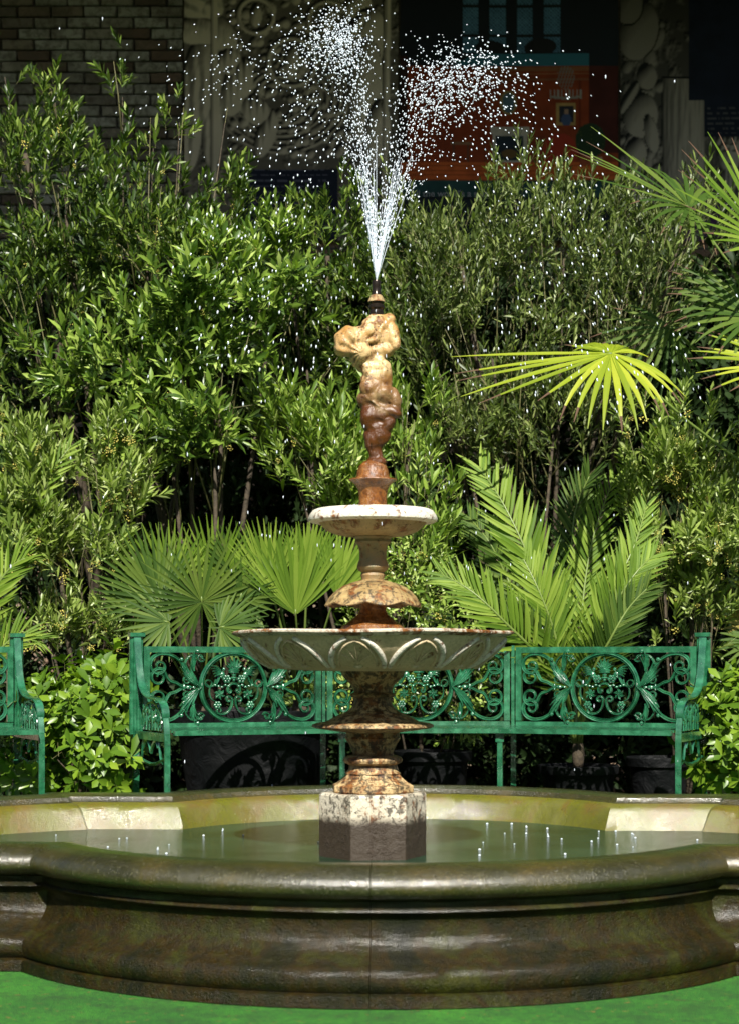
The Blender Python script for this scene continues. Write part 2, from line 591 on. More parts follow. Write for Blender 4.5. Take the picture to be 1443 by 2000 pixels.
c = a.ramp(oi.outputs['Random'], [(0.0, (0.3, 0.28, 0.23)), (0.35, (0.4, 0.38, 0.33)), (0.6, (0.24, 0.2, 0.15)), (0.75, (0.15, 0.09, 0.06)), (0.9, (0.10, 0.07, 0.05)), (1.0, (0.33, 0.3, 0.26))])
c = a.mix(a.ramp(a.noise(22, 6, 0.7, 0.4), [(0.45, 0.0), (0.62, 0.75)]), c, (0.09, 0.07, 0.05))
c = a.mix(a.ramp(a.noise(2.2, 3, 0.6), [(0.5, 0.0), (0.62, 0.6)]), c, (0.09, 0.07, 0.05))
a.set(base=c, rough=0.9)
a.bump(a.noise(50, 5, 0.65), 0.7, 0.01)
M['brick'] = a.m
M['shade_board'] = NT('shade_canopy_boards').set(base=(0.06, 0.05, 0.04), rough=0.85).m
a = NT('banner_print')
vc = a.n('ShaderNodeAttribute')
vc.attribute_name = 'print'
a.set(base=vc.outputs['Color'], rough=0.7, spec=0.2)
M['banner'] = a.m
M['banner_text'] = NT('banner_text').set(base=(0.35, 0.34, 0.36), rough=0.7).m

# ------------------------------------------------------------------ ground, wall, added shade canopy
def structure(name, mb, mat, smooth=False):
    o = part(name, mb, mat, None, smooth=smooth)
    o['kind'] = 'structure'
    return o


def sheet(x0, x1, y0, y1, z, nx=1, ny=1):
    m = MB()
    vs = [(x0 + (x1 - x0) * i / nx, y0 + (y1 - y0) * j / ny, z) for j in range(ny + 1) for i in range(nx + 1)]
    fs = [(j * (nx + 1) + i, j * (nx + 1) + i + 1, (j + 1) * (nx + 1) + i + 1, (j + 1) * (nx + 1) + i) for j in range(ny) for i in range(nx)]
    return m.add(vs, fs)


structure('ground', sheet(-80, 80, -80, 120, -0.004), M['soil'])
structure('green_carpet', sheet(-9, 9, -9, 2.25, 0.0), M['carpet'])

WY = 7.3                      # face of the brick wall
wall = thing('brick_wall', 'old brick wall with pale worn bricks behind the tall shrubs', 'wall', (0, WY, 0))
part('wall_core', MB().box((0, WY + 0.2, 3.2), (16, 0.38, 6.4)), M['mortar_wall'], wall)
DW = WY + DC
rnd = random.Random(4)
brick_meshes = []
for k in range(5):
    bm_ = MB().box((0, 0, 0), (0.212, 0.05, 0.063))
    rr = random.Random(k)
    vs = []
    me = make_mesh('brick', [(p[0] + rr.uniform(-.003, .003), p[1] + rr.uniform(-.004, .003), p[2] + rr.uniform(-.003, .003)) for p in bm_.v], bm_.f, M['brick'])
    bb = bmesh.new()
    bb.from_mesh(me)
    bmesh.ops.bevel(bb, geom=bb.edges[:], offset=0.006, segments=1, affect='EDGES')
    bb.to_mesh(me)
    bb.free()
    brick_meshes.append(me)
zt, zb = W(0, -60, DW).z, W(0, 500, DW).z
xl, xr = W(-60, 0, DW).x, W(392, 0, DW).x
part('mortar', MB().box(((xl + xr) / 2, WY + 0.004, (zt + zb) / 2), (xr - xl + 0.3, 0.006, zt - zb + 0.1)), M['mortar'], wall)
row = 0
z = zb
while z < zt:
    x = xl + (0.1125 if row % 2 else 0)
    while x < xr:
        o = link_mesh('brick', rnd.choice(brick_meshes), wall,
                      Matrix.Translation((x + rnd.uniform(-.003, .003), -0.014 + rnd.uniform(-.006, .006), z)) @ Matrix.Rotation(rnd.uniform(-.012, .012), 4, 'Y'))
        x += 0.225
    z += 0.075
    row += 1

canopy = thing('added_shade_canopy', 'added unseen boarded canopy above the brick wall, there to shade it', 'canopy', (0, WY, 5.68))  # invented above the frame to keep sun off the wall and banners
for i in range(19):
    part('board', MB().box((0, WY - 0.11 - i * 0.23, 5.68 - i * 0.008), (16, 0.222, 0.04)), M['shade_board'], canopy)
for i in range(5):
    part('bracket', MB().tube([(-6 + i * 3, WY, 5.4), (-6 + i * 3, WY - 4.2, 5.48)], 0.05, 6), M['shade_board'], canopy)


# ------------------------------------------------------------------ printed banners (flat print on cloth, colour per point)
def fbm(x, y, seed, octs=4):
    rs = np.random.RandomState(seed)
    out = np.zeros_like(x)
    amp = 1.0
    for o in range(octs):
        g = rs.rand(64, 64)
        f = 2 ** o
        u, v = (x * f) % 64, (y * f) % 64
        i, j = u.astype(int) % 64, v.astype(int) % 64
        fu, fv = u - np.floor(u), v - np.floor(v)
        fu, fv = fu * fu * (3 - 2 * fu), fv * fv * (3 - 2 * fv)
        i1, j1 = (i + 1) % 64, (j + 1) % 64
        out += amp * ((g[i, j] * (1 - fu) + g[i1, j] * fu) * (1 - fv) + (g[i, j1] * (1 - fu) + g[i1, j1] * fu) * fv)
        amp *= 0.5
    return out / 2.0


def grid_px(x0, x1, y0, y1, step):
    nx, ny = int((x1 - x0) / step), int((y1 - y0) / step)
    xs = np.linspace(x0, x1, nx + 1)
    ys = np.linspace(y0, y1, ny + 1)
    return np.meshgrid(xs, ys)          # [ny+1, nx+1]


def ell(X, Y, cx, cy, rx, ry, rot=0.0):
    c, s = math.cos(rot), math.sin(rot)
    u = ((X - cx) * c + (Y - cy) * s) / rx
    v = (-(X - cx) * s + (Y - cy) * c) / ry
    return np.sqrt(np.clip(1 - u * u - v * v, 0, None))


def carve(H, step, col_lo, col_hi):
    gy, gx = np.gradient(H, step)
    L = 0.5 + 1.1 * (-gx * 0.5 - gy * 0.8) / np.sqrt(1 + gx * gx + gy * gy) + 0.012 * H
    L = L * np.clip(0.25 + H / 16.0, 0.2, 1.15)
    L = np.clip(L, 0.0, 1.1)[..., None]
    return np.array(col_lo) * (1 - L) + np.array(col_hi) * L


def stone_print():
    X, Y = grid_px(359, 779, -70, 470, 2.0)
    H = 20.0 * fbm(X / 16, Y / 16, 1, 5) - 8
    rs = np.random.RandomState(8)
    # carved coat of arms between the figures
    for k in range(260):
        cx, cy = rs.uniform(450, 700), rs.uniform(-60, 300)
        r = rs.uniform(4, 11)
        H = np.maximum(H, 3 + r * 1.1 * ell(X, Y, cx, cy, r, r * rs.uniform(.6, 1.6), rs.uniform(0, 3)))
    for (cx, cy, r) in ((570, 120, 46), (500, 30, 34), (640, 40, 38)):
        d = np.hypot(X - cx, Y - cy)
        H = np.where(np.abs(d - r) < 5, 16 - (d - r) ** 2 * .2, H)
        H = np.maximum(H, 22 * ell(X, Y, cx, cy, r * .36, r * .7) + 2)
    for k in range(7):
        d = np.abs(np.hypot(X - 550, (Y - 190) * 1.2) - 50 - k * 13)
        H = np.maximum(H, np.where((Y > 140) & (Y < 330) & (X > 440) & (X < 690), 12 - d * 1.6, 0))
    # left figure: tunic, crossed hands, staff, lion
    fig = np.zeros_like(X)
    for e in ((385, -20, 52, 70, 0), (392, 60, 60, 30, .1), (435, 70, 26, 44, -.5), (412, 15, 26, 26, 0), (400, 170, 44, 100, 0), (372, 250, 26, 90, .08), (415, 250, 22, 80, 0)):
        fig = np.maximum(fig, 46 * ell(X, Y, *e))
    fig = np.where((X < 474), fig, 0)
    fold = 3.2 * np.sin(X * .30 + 2.2 * fbm(X / 30, Y / 40, 71, 2)) * np.clip((Y - 95) / 60, 0, 1) + 4 * np.sin((Y - X * .5) * .22) * np.clip((60 - Y) / 60, 0, 1)
    H = np.where(fig > 4, fig * .5 + fold + 5 * fbm(X / 9, Y / 30, 5, 3), H)
    H = np.where(np.abs(X - 419) < 5, 52 - (X - 419) ** 2 * .4, H)
    for e in ((448, 118, 24, 28, 0), (452, 138, 13, 12, 0), (462, 170, 30, 60, .3), (500, 215, 40, 26, .7), (520, 260, 20, 50, .3)):
        fg = 34 * ell(X, Y, *e)
        H = np.where(fg > 5, np.maximum(H, fg + 2 * np.sin(X * .5)), H)
    # right figure with spear
    for e in ((700, 10, 26, 30, 0), (716, 75, 40, 62, .1), (690, 60, 14, 40, .6), (715, 180, 36, 110, 0), (735, 260, 26, 70, .1)):
        fg = 44 * ell(X, Y, *e)
        H = np.where(fg > 5, fg + 1.5 * fbm(X / 7, Y / 22, 9, 2), H)
    H = np.where(np.abs(X - 757 + Y * .02) < 6, 48 - (X - 757 + Y * .02) ** 2 * .5, H)
    C = carve(H, 2.0, (0.010, 0.009, 0.008), (0.30, 0.255, 0.19))
    C *= 2.0 * (0.75 + 0.5 * fbm(X / 60, Y / 60, 3, 2))[..., None]
    blue = ((np.abs(X - 575) < 16 + (Y - 180) * .16 + 8 * fbm(X / 9, Y / 9, 44, 2)) & (Y > 180) & (Y < 300))
    blue = blue & False
    C = np.where(blue[..., None], np.array((0.008, 0.035, 0.06)) * (0.4 + 0.9 * fbm(X / 20, Y / 20, 4, 2))[..., None], C)
    dk = (Y > 330) & (X > 470) & (X < 660)
    C = np.where(dk[..., None], (0.012, 0.016, 0.03), C)
    words = dk & (np.mod(Y, 11) < 3) & (fbm(X / 4.0, np.floor(Y / 11) * 7.3, 6, 1) > 0.2) & (X > 480) & (X < 640)
    C = np.where(words[..., None], (0.1, 0.1, 0.14), C)
    return X, Y, C


def room_print():
    X, Y = grid_px(780, 1208, -70, 470, 2.0)
    C = np.zeros(X.shape + (3,)) + np.array((0.010, 0.013, 0.017))
    n = fbm(X / 22, Y / 22, 2, 3)[..., None]

    def rect(x0, x1, y0, y1, col, k=1.0):
        m = (X >= x0) & (X < x1) & (Y >= y0) & (Y < y1)
        C[m] = (np.array(col) * (0.65 + 0.6 * n))[m] if k else col
    for x0 in (903, 956, 1009, 1062):
        rect(x0, x0 + 31, -70, 103, (0.085, 0.19, 0.30))
        m = (X >= x0) & (X < x0 + 31) & (Y < 103) & ((np.mod(X + Y, 7) < 1.6) | (np.mod(X - Y, 7) < 1.6))
        C[m] *= 0.45
        rect(x0, x0 + 31, 68, 74, (0.012, 0.014, 0.016))
        rect(x0, x0 + 31, 10, 15, (0.012, 0.014, 0.016))
    for cx, cy, rot in ((958, 97, .1), (1054, 93, -.1)):
        C[ell(X, Y, cx, cy, 32, 18, rot) > 0] = (0.012, 0.012, 0.013)
    C[(Y > 104) & (Y < 132) & (X > 930 - (Y - 104) * 2) & (X < 1150)] = (0.025, 0.11, 0.15)
    rect(790, 1208, 130, 322, (0.2, 0.034, 0.009))
    rect(930, 1165, 132, 140, (0.2, 0.075, 0.03))
    rect(925, 1165, 143, 146, (0.25, 0.1, 0.04))
    rect(900, 1165, 154, 157, (0.2, 0.07, 0.03))
    rect(780, 796, 110, 330, (0.03, 0.012, 0.008))
    rect(1150, 1208, 130, 300, (0.055, 0.012, 0.008))
    for x0 in (945, 1040, 1130):
        rect(x0, x0 + 3, 157, 322, (0.12, 0.02, 0.006))
    C[ell(X, Y, 992, 200, 17, 24) > 0] = (0.2, 0.14, 0.05)
    C[ell(X, Y, 992, 200, 12, 19) > 0] = (0.07, 0.11, 0.13)
    rect(1086, 1124, 201, 245, (0.34, 0.21, 0.07))
    rect(1091, 1119, 207, 240, (0.02, 0.02, 0.025))
    C[ell(X, Y, 1105, 218, 5, 6) > 0] = (0.25, 0.15, 0.1)
    C[ell(X, Y, 1105, 234, 10, 12) > 0] = (0.04, 0.06, 0.12)
    for k in range(9):
        cx = 1074 + k * 7.4
        C[(np.abs(X - cx) < 1.4) & (np.abs(Y - 184) < 9)] = (0.24, 0.22, 0.19)
    C[(np.abs(Y - 192 + ((X - 1104) / 30) ** 2 * 4) < 2.4) & (np.abs(X - 1104) < 31)] = (0.2, 0.18, 0.15)
    m = (ell(X, Y, 1104, 152, 18, 24) > 0) & (np.mod(X * 1.0 + Y * .3, 6) < 3)
    C[m] = (0.15, 0.12, 0.1)
    rect(958, 1034, 248, 262, (0.36, 0.31, 0.25))
    rect(962, 1030, 262, 322, (0.33, 0.29, 0.24))
    rect(968, 1022, 265, 314, (0.014, 0.022, 0.03))
    C[ell(X, Y, 994, 300, 16, 9) > 0] = (0.1, 0.06, 0.02)
    rect(1036, 1064, 265, 335, (0.16, 0.03, 0.012))
    C[ell(X, Y, 1092, 298, 34, 38) > 0] = (0.26, 0.028, 0.012)
    rect(880, 920, 278, 284, (0.2, 0.1, 0.05))
    rect(884, 887, 284, 322, (0.1, 0.04, 0.02))
    rect(912, 915, 284, 322, (0.1, 0.04, 0.02))
    m = (ell(X, Y, 1152, 275, 30, 34) > 0) & (fbm(X / 3, Y / 3, 7, 2) > 0.6)
    C[ell(X, Y, 1152, 275, 30, 34) > 0] = (0.015, 0.03, 0.012)
    C[m] = (0.06, 0.085, 0.02)
    rect(780, 1208, 318, 354, (0.42, 0.085, 0.018))
    m = (Y > 318) & (Y < 354) & (np.mod(Y, 9) < 1.5)
    C[m] *= 0.6
    rect(1132, 1158, 305, 324, (0.22, 0.05, 0.02))
    rect(1160, 1176, 308, 324, (0.36, 0.26, 0.16))
    rect(780, 1208, 354, 386, (0.018, 0.055, 0.05))
    rect(780, 1208, 386, 480, (0.012, 0.018, 0.022))
    C = C * 1.4
    return X, Y, C


def pillar_print():
    X, Y = grid_px(1209, 1500, -70, 470, 2.0)
    H = 26.0 * fbm(X / 17, Y / 24, 12, 5) - 10
    rs = np.random.RandomState(18)
    for k in range(50):
        cx, cy = rs.uniform(1212, 1290), rs.uniform(-60, 420)
        r = rs.uniform(5, 15)
        H = np.maximum(H, 3 + r * ell(X, Y, cx, cy, r, r * rs.uniform(.7, 2.2), rs.uniform(-.5, .5)))
    for e in ((1245, 60, 40, 60, .2), (1225, 10, 30, 40, 0), (1262, 150, 20, 26, 0), (1250, 225, 34, 46, .1), (1228, 190, 10, 36, .5), (1270, 260, 14, 40, -.2), (1240, 300, 22, 34, 0), (1232, 380, 16, 50, 0), (1268, 390, 16, 50, 0)):
        H = np.where(ell(X, Y, *e) > .1, 34 * ell(X, Y, *e) + 1.5 * fbm(X / 6, Y / 14, 3, 2), H)
    pil = (X > 1292) & (X < 1374) & (Y > 150)
    H = np.where(pil, 20 * np.sqrt(np.clip(1 - ((X - 1333) / 42) ** 2, 0, 1)) + 7 * fbm(X / 4, Y / 50, 21, 3), H)
    C = carve(H, 2.0, (0.008, 0.008, 0.007), (0.24, 0.21, 0.17))
    C *= 1.4 * np.clip(0.35 + Y / 420, 0.25, 1.1)[..., None]
    nv = ((X > 1345) & (Y < 195)) | ((X > 1375) & (Y < 268))
    C = np.where(nv[..., None], np.array((0.008, 0.012, 0.024)) * (0.7 + 0.8 * fbm(X / 18, Y / 18, 5, 3))[..., None], C)
    tl = (X > 1380) & (Y > 205) & (Y < 262) & (np.mod(Y, 10) < 3) & (fbm(X / 3.0, np.floor(Y / 10) * 5.1, 6, 1) > 0.22)
    C = np.where(tl[..., None], (0.07, 0.07, 0.075), C)
    # crowned mask carving at the right edge
    Hm = np.zeros_like(X)
    for e in ((1423, 300, 22, 38, 0),):
        Hm = np.maximum(Hm, 26 * ell(X, Y, *e))
    for k in range(5):
        Hm = np.maximum(Hm, 20 * ell(X, Y, 1403 + k * 10, 274, 5, 10))
    Hm = np.maximum(Hm, 14 * ell(X, Y, 1423, 345, 16, 34) + 2 * np.sin(X * .8))
    for sx in (-1, 1):
        Hm -= 12 * ell(X, Y, 1423 + sx * 9, 292, 6, 4)
        Hm += 8 * ell(X, Y, 1423 + sx * 9, 284, 8, 3)
    Hm += 10 * ell(X, Y, 1423, 302, 4, 11) - 8 * ell(X, Y, 1423, 318, 8, 3)
    mm = (X > 1382) & (Y > 266) & (Y < 400)
    Cm = carve(Hm + 2 * fbm(X / 8, Y / 8, 2, 3), 2.0, (0.03, 0.027, 0.022), (0.34, 0.31, 0.25))
    C = np.where(mm[..., None], Cm, C)
    pur = (Y > 392)
    C = np.where(pur[..., None], np.array((0.10, 0.045, 0.12)) * (0.3 + 1.2 * fbm(X / 6, Y / 6, 31, 2))[..., None], C)
    return X, Y, C


def banner(name, label, art, bulge, dz=0.0):
    X, Y, C = art
    D = WY - 0.05 - dz + DC
    ny, nx = X.shape
    px = (X - VX) * D / F
    pz = EYE + (VY - Y) * D / F
    w = X[0, -1] - X[0, 0]
    yy = WY - 0.05 - dz - bulge * np.sin((X - X[0, 0]) / w * PI * 3) * 0.5 - 0.004 * np.sin(Y / 45.0)
    P = np.stack([px, yy, pz], -1).reshape(-1, 3)
    c0 = P.mean(axis=0)
    t = thing(name, label, 'banner', (float(c0[0]), float(WY - 0.05), float(c0[2])))
    idx = np.arange(ny * nx).reshape(ny, nx)
    F4 = np.stack([idx[:-1, :-1], idx[1:, :-1], idx[1:, 1:], idx[:-1, 1:]], -1).reshape(-1, 4)
    P = P - np.array(t.location)
    me = bpy.data.meshes.new('printed_cloth')
    me.from_pydata(P.tolist(), [], F4.tolist())
    at = me.color_attributes.new('print', 'FLOAT_COLOR', 'POINT')
    cc = np.concatenate([np.clip(C, 0, 1).reshape(-1, 3), np.ones((ny * nx, 1))], 1).astype(np.float32)
    at.data.foreach_set('color', cc.ravel())
    me.materials.append(M['banner'])
    me.polygons.foreach_set('use_smooth', [True] * len(me.polygons))
    o = link_mesh('printed_cloth', me, t)
    # hem along the sides
    for k in (0, -1):
        x = P[:, 0].min() if k == 0 else P[:, 0].max()
        mb = MB().box((x + t.location.x, WY - 0.05 - dz, t.location.z), (0.012, 0.008, float(P[:, 2].max() - P[:, 2].min())))
        part('hem', mb, M['soil'], t)
    return t


def text_part(body, loc, size, parent, mat):
    cu = bpy.data.curves.new('lettering', 'FONT')
    cu.body = body
    cu.size = size
    cu.extrude = 0.001
    tmp = bpy.data.objects.new('tmp_text', cu)
    COL.objects.link(tmp)
    bpy.context.view_layer.update()
    me = bpy.data.meshes.new_from_object(tmp.evaluated_get(bpy.context.evaluated_depsgraph_get()))
    bpy.data.objects.remove(tmp)
    me.materials.clear()
    me.materials.append(mat)
    o = link_mesh('lettering', me, parent)
    o.matrix_local = Matrix.Translation(Vector(loc) - Vector(parent.location)) @ Matrix.Rotation(PI / 2, 4, 'X')
    return o


banner('printed_banner', 'dark banner printed with carved stone figures, left of the red room banner', stone_print(), 0.012)
rb = banner('printed_banner', 'banner printed with a red panelled room, tall windows, fireplace and chandelier', room_print(), 0.012, 0.015)
banner('printed_banner', 'banner printed with a ribbed stone pillar and a crowned stone mask', pillar_print(), 0.012)
DB = DW - 0.10
p = W(800, 384, DB); text_part("All the world's a stage", (p.x, p.y, p.z), 0.062, rb, M['banner_text'])
p = W(1090, 412, DB); text_part("AD 20", (p.x, p.y, p.z), 0.075, rb, M['banner_text'])


# ------------------------------------------------------------------ pool
PCX, PCY, PROT = 0.04, 0.07, -0.035
PA, PC, PR = 0.66, 0.68, 0.729       # half chord, straight line offset, arc radius
PCXX = 0.96                         # side offset of the corner
WATER_Z = 0.175


def half_lobe(t, na=14, side=False):
    """Points from a lobe's apex to the notch where its arc meets the straight piece, offset outwards by t."""
    c = PC if not side else PCXX
    cy = c - math.sqrt(PR * PR - PA * PA)
    r = PR + t
    line = c + t
    a = math.sqrt(max(r * r - (line - cy) ** 2, 1e-6))
    th1 = math.atan2(a, line - cy)
    return [(r * math.sin(th1 * i / na), cy + r * math.cos(th1 * i / na)) for i in range(na + 1)]


def quadrant(t):
    """Back apex -> right-hand notch -> corner -> notch -> right apex."""
    A = half_lobe(t)
    B = half_lobe(t, side=True)
    pts = list(A)
    e = A[-1]
    cor = (PCXX + t, PC + t)
    b = (B[-1][1], B[-1][0])
    for k in range(1, 5):
        pts.append((e[0] + (cor[0] - e[0]) * k / 4, e[1]))
    for k in range(1, 4):
        pts.append((cor[0], cor[1] + (b[1] - cor[1]) * k / 4))
    pts += [(q[1], q[0]) for q in reversed(B)]
    return pts


def pool_place(x, y):
    c, s = math.cos(PROT), math.sin(PROT)
    return (PCX + x * c - y * s, PCY + x * s + y * c)


def arc2(t0, z0, t1, z1, bulge, n=5):
    """Points between two profile points, bowed outwards."""
    out = []
    dx, dz = t1 - t0, z1 - z0
    L = math.hypot(dx, dz)
    nx, nz = -dz / L, dx / L
    for i in range(1, n + 1):
        u = i / n
        b = bulge * 4 * u * (1 - u)
        out.append((t0 + dx * u + nx * b, z0 + dz * u + nz * b))
    return out


PROF = [(-0.06, 0.0), (-0.03, 0.1), (0.0, WATER_Z), (0.022, 0.228)]
PROF += arc2(0.022, 0.228, 0.06, 0.255, 0.006, 4)
n_inner = len(PROF)
PROF += [(0.066, 0.262), (0.072, 0.272)] + arc2(0.072, 0.272, 0.13, 0.281, 0.003, 3)
PROF += arc2(0.13, 0.281, 0.205, 0.262, 0.006, 3)
PROF += arc2(0.205, 0.262, 0.196, 0.216, 0.016, 6)
n_rim = len(PROF)
PROF += [(0.186, 0.211), (0.178, 0.208), (0.178, 0.194)] + arc2(0.178, 0.194, 0.176, 0.182, 0.007, 4) + [(0.170, 0.178), (0.166, 0.172)]
PROF += arc2(0.166, 0.172, 0.196, 0.098, -0.012, 7)
PROF += [(0.205, 0.094), (0.210, 0.088)] + arc2(0.210, 0.088, 0.236, 0.036, 0.016, 6) + [(0.230, 0.03), (0.240, 0.026), (0.243, 0.002)]

pool = thing('fountain_pool', 'low wet stone pool with rounded lobes and square corners, green algae inside', 'pool', (PCX, PCY, 0))
for (fx, fy) in ((1, 1), (1, -1), (-1, -1), (-1, 1)):
    vs = []
    k = None
    for (t, z) in PROF:
        q = quadrant(t)
        k = len(q)
        for i, (x, y) in enumerate(q):
            # section ends: small bevelled joint
            if i == 0 and t > 0.03:
                x = 0.0006
                y -= 0.0014
            elif i == k - 1 and t > 0.03:
                y = 0.0006
                x -= 0.0014
            X, Y = pool_place(x * fx, y * fy)
            nz = 0.0
            vs.append((X, Y, z + nz))
    fs, fm = [], []
    n = len(PROF)
    flip = fx * fy < 0
    for a_ in range(n - 1):
        for i in range(k - 1):
            f = (a_ * k + i, a_ * k + i + 1, (a_ + 1) * k + i + 1, (a_ + 1) * k + i)
            fs.append(f[::-1] if not flip else f)
            fm.append(0 if a_ < n_inner - 1 else (1 if a_ < n_rim - 1 else 2))
    for i in (0, k - 1):
        f = tuple(a_ * k + i for a_ in range(n))
        fs.append(f if (i == 0) != flip else f[::-1])
        fm.append(2)
    L = root_loc(pool)
    me = make_mesh('pool_section', [(v[0] - L.x, v[1] - L.y, v[2]) for v in vs], fs, [M['pool_inner'], M['pool_rim'], M['pool_outer']], True, fm)
    o = link_mesh('pool_section', me, pool)
    autosmooth(o, 38)
ctr = [(0, 0)]
ring = []
for (fx, fy, rev) in ((1, 1, False), (1, -1, True), (-1, -1, False), (-1, 1, True)):
    q = [(x * fx, y * fy) for x, y in quadrant(0.002)]
    ring += (q[::-1] if rev else q)[:-1]
wpts = [pool_place(*p) for p in ring]
wm = MB()
NR = 14
vs = [(PCX, PCY, WATER_Z)]
for r_ in range(1, NR + 1):
    for (x, y) in wpts:
        vs.append((PCX + (x - PCX) * r_ / NR, PCY + (y - PCY) * r_ / NR, WATER_Z))
kk = len(wpts)
fs = [(0, 1 + (i + 1) % kk, 1 + i) for i in range(kk)]
for r_ in range(NR - 1):
    for i in range(kk):
        a_, b_ = 1 + r_ * kk + i, 1 + r_ * kk + (i + 1) % kk
        fs.append((a_, b_, b_ + kk, a_ + kk))
wm.add(vs, fs)
structure('water', wm, M['water'], True)


# ------------------------------------------------------------------ fountain
def pz(y):
    return EYE + (VY - y) / S0


def prof(lst):
    return [(hw / S0, pz(y)) for hw, y in lst][::-1]


ft = thing('tiered_fountain', 'rusty cream cast iron tiered fountain with bowls standing in the pool', 'fountain', (0, 0, 0.05))
# hexagonal pedestal
hexrot = math.radians(-90 + 30 + 6.5)
R6 = 104 / S0 / math.cos(math.radians(8))
part('pedestal', MB().lathe([(R6, 0.06), (R6, pz(1552)), (R6 - 0.004, pz(1547.5)), (R6 * 0.8, pz(1547))], 6, rot=hexrot), M['pedestal'], ft, bevel=0.002)
part('plinth_moulding', MB().lathe(prof([(40, 1500), (52, 1508), (60, 1518), (74, 1529), (83, 1533), (83, 1545), (80, 1547)]), 8, rot=math.radians(-90 + 22.5 + 4)), M['cream_rusty'], ft, bevel=0.002)
part('stem', MB().lathe(prof([(52, 1425), (52, 1438), (54, 1441), (52, 1446), (47, 1452), (42, 1464), (38, 1474), (50, 1476), (56, 1480), (58, 1484), (56, 1489), (50, 1492), (46, 1494), (47, 1502), (54, 1510)]), 40), M['cream_rusty'], ft, smooth='auto')
part('collar', MB().lathe(prof([(50, 1391), (62, 1394), (78, 1402), (90, 1409), (110, 1412), (118, 1415), (119, 1419), (112, 1422), (92, 1425), (62, 1429), (50, 1431)]), 48), M['cream_rusty'], ft, smooth='auto')
part('neck', MB().lathe(prof([(66, 1303), (62, 1314), (58, 1322), (50, 1330), (42, 1338), (38, 1346), (37, 1352), (42, 1354), (45, 1357), (42, 1361), (36, 1363), (36, 1370), (39, 1378), (45, 1385), (50, 1389), (55, 1393)]), 40), M['cream_rusty'], ft, smooth='auto')


# large bowl
def bowl_lip(r, z, th):
    return r, z + 0.0015 * math.sin(th * 5 + 1)


BODY = [(259, 1244), (255, 1252), (246, 1264), (232, 1278), (216, 1292), (198, 1302), (178, 1307), (120, 1310), (60, 1311)]


def body_at(u):
    """Radius and height on the bowl's outer body, u from 0 (lip) to 1 (bottom)."""
    s = u * (len(BODY) - 2)
    i = min(int(s), len(BODY) - 3)
    f = s - i
    return ((BODY[i][0] * (1 - f) + BODY[i + 1][0] * f) / S0, pz(BODY[i][1] * (1 - f) + BODY[i + 1][1] * f))


lb = part('large_bowl', MB().lathe(prof([(60, 1262), (180, 1254), (240, 1240)] + BODY), 96), M['cream'], ft, smooth='auto')
part('bowl_rim', MB().lathe(prof([(238, 1241), (250, 1236), (262, 1232.5), (271, 1233), (274.5, 1235.5), (274, 1238.5), (268, 1241), (258, 1245), (238, 1245)]), 96, fn=bowl_lip), M['rust_rim'], ft, smooth='auto')


def on_bowl(dth, u, th0, lift=0.0):
    r, z = body_at(u)
    r += lift
    th = th0 + dth
    return (r * math.cos(th), r * math.sin(th), z)


for k in range(12):
    th0 = -PI / 2 + math.radians(-7.6 + 30 * k)
    m = MB()
    # broad raised ogee border, then the leaf's thin outline and veins
    n = 14
    for sgn in (-1, 1):
        path, rad = [], []
        for i in range(n + 1):
            u = i / n
            w = 0.235 * math.sin(PI * min(1, (0.12 + 0.88 * u)) ** 0.9 * 0.5) * (1 if u < .75 else 1)
            path.append(on_bowl(sgn * w * 1.0, 0.10 + 0.62 * u, th0, 0.001))
            rad.append(0.0082 * (0.55 + 0.45 * math.sin(PI * (0.15 + .7 * u))))
        m.tube(path, rad, 6)
    o = part('leaf_border', m, M['white_rim'], ft, smooth=True)
    m = MB()
    for sgn in (-1, 1):
        path = [on_bowl(sgn * 0.175 * math.sin(PI * 0.5 * (i / n) ** 0.8), 0.17 + 0.55 * i / n, th0, 0.003) for i in range(n + 1)]
        m.tube(path, 0.0038, 5)
    for j in range(-2, 3):
        path = []
        for i in range(7):
            u = i / 6
            path.append(on_bowl(j * 0.075 * u ** 1.4, 0.66 - (0.44 - abs(j) * 0.09) * u, th0, 0.0025))
        m.tube(path, [0.0028 * (1 - .5 * i / 6) for i in range(7)], 5)
    m.blob(on_bowl(0, 0.69, th0, 0), (0.014, 0.008, 0.009), 8, 5)
    part('leaf_relief', m, M['cream'], ft, smooth=True)

part('upper_foot', MB().lathe(prof([(22, 1168), (25, 1180), (26, 1192), (29, 1200), (36, 1206), (46, 1213), (52, 1218), (60, 1222), (62, 1228), (60, 1262)]), 36), M['rust'], ft, smooth='auto')


def scallop(r, z, th):
    k = max(0.0, (r - 0.07) / 0.058)
    s = abs(math.sin(th * 4 + 0.6))
    return r * (1 + 0.025 * k * s), z + 0.010 * k * (1 - s) - 0.003 * k


part('scalloped_cap', MB().lathe(prof([(20, 1132), (30, 1135), (45, 1139), (60, 1146), (74, 1157), (84, 1168), (90, 1178), (92, 1182), (90, 1184), (80, 1178), (60, 1172), (22, 1170)]), 80, fn=scallop), M['cap_iron'], ft, smooth='auto')


def fluted(r, z, th):
    k = 1.0 if 1025 > (VY - (z - EYE) * S0) else 1.0
    return r * (1 + 0.016 * abs(math.sin(th * 12)) * (1 if r > 0.075 and z < pz(1023) else 0)), z


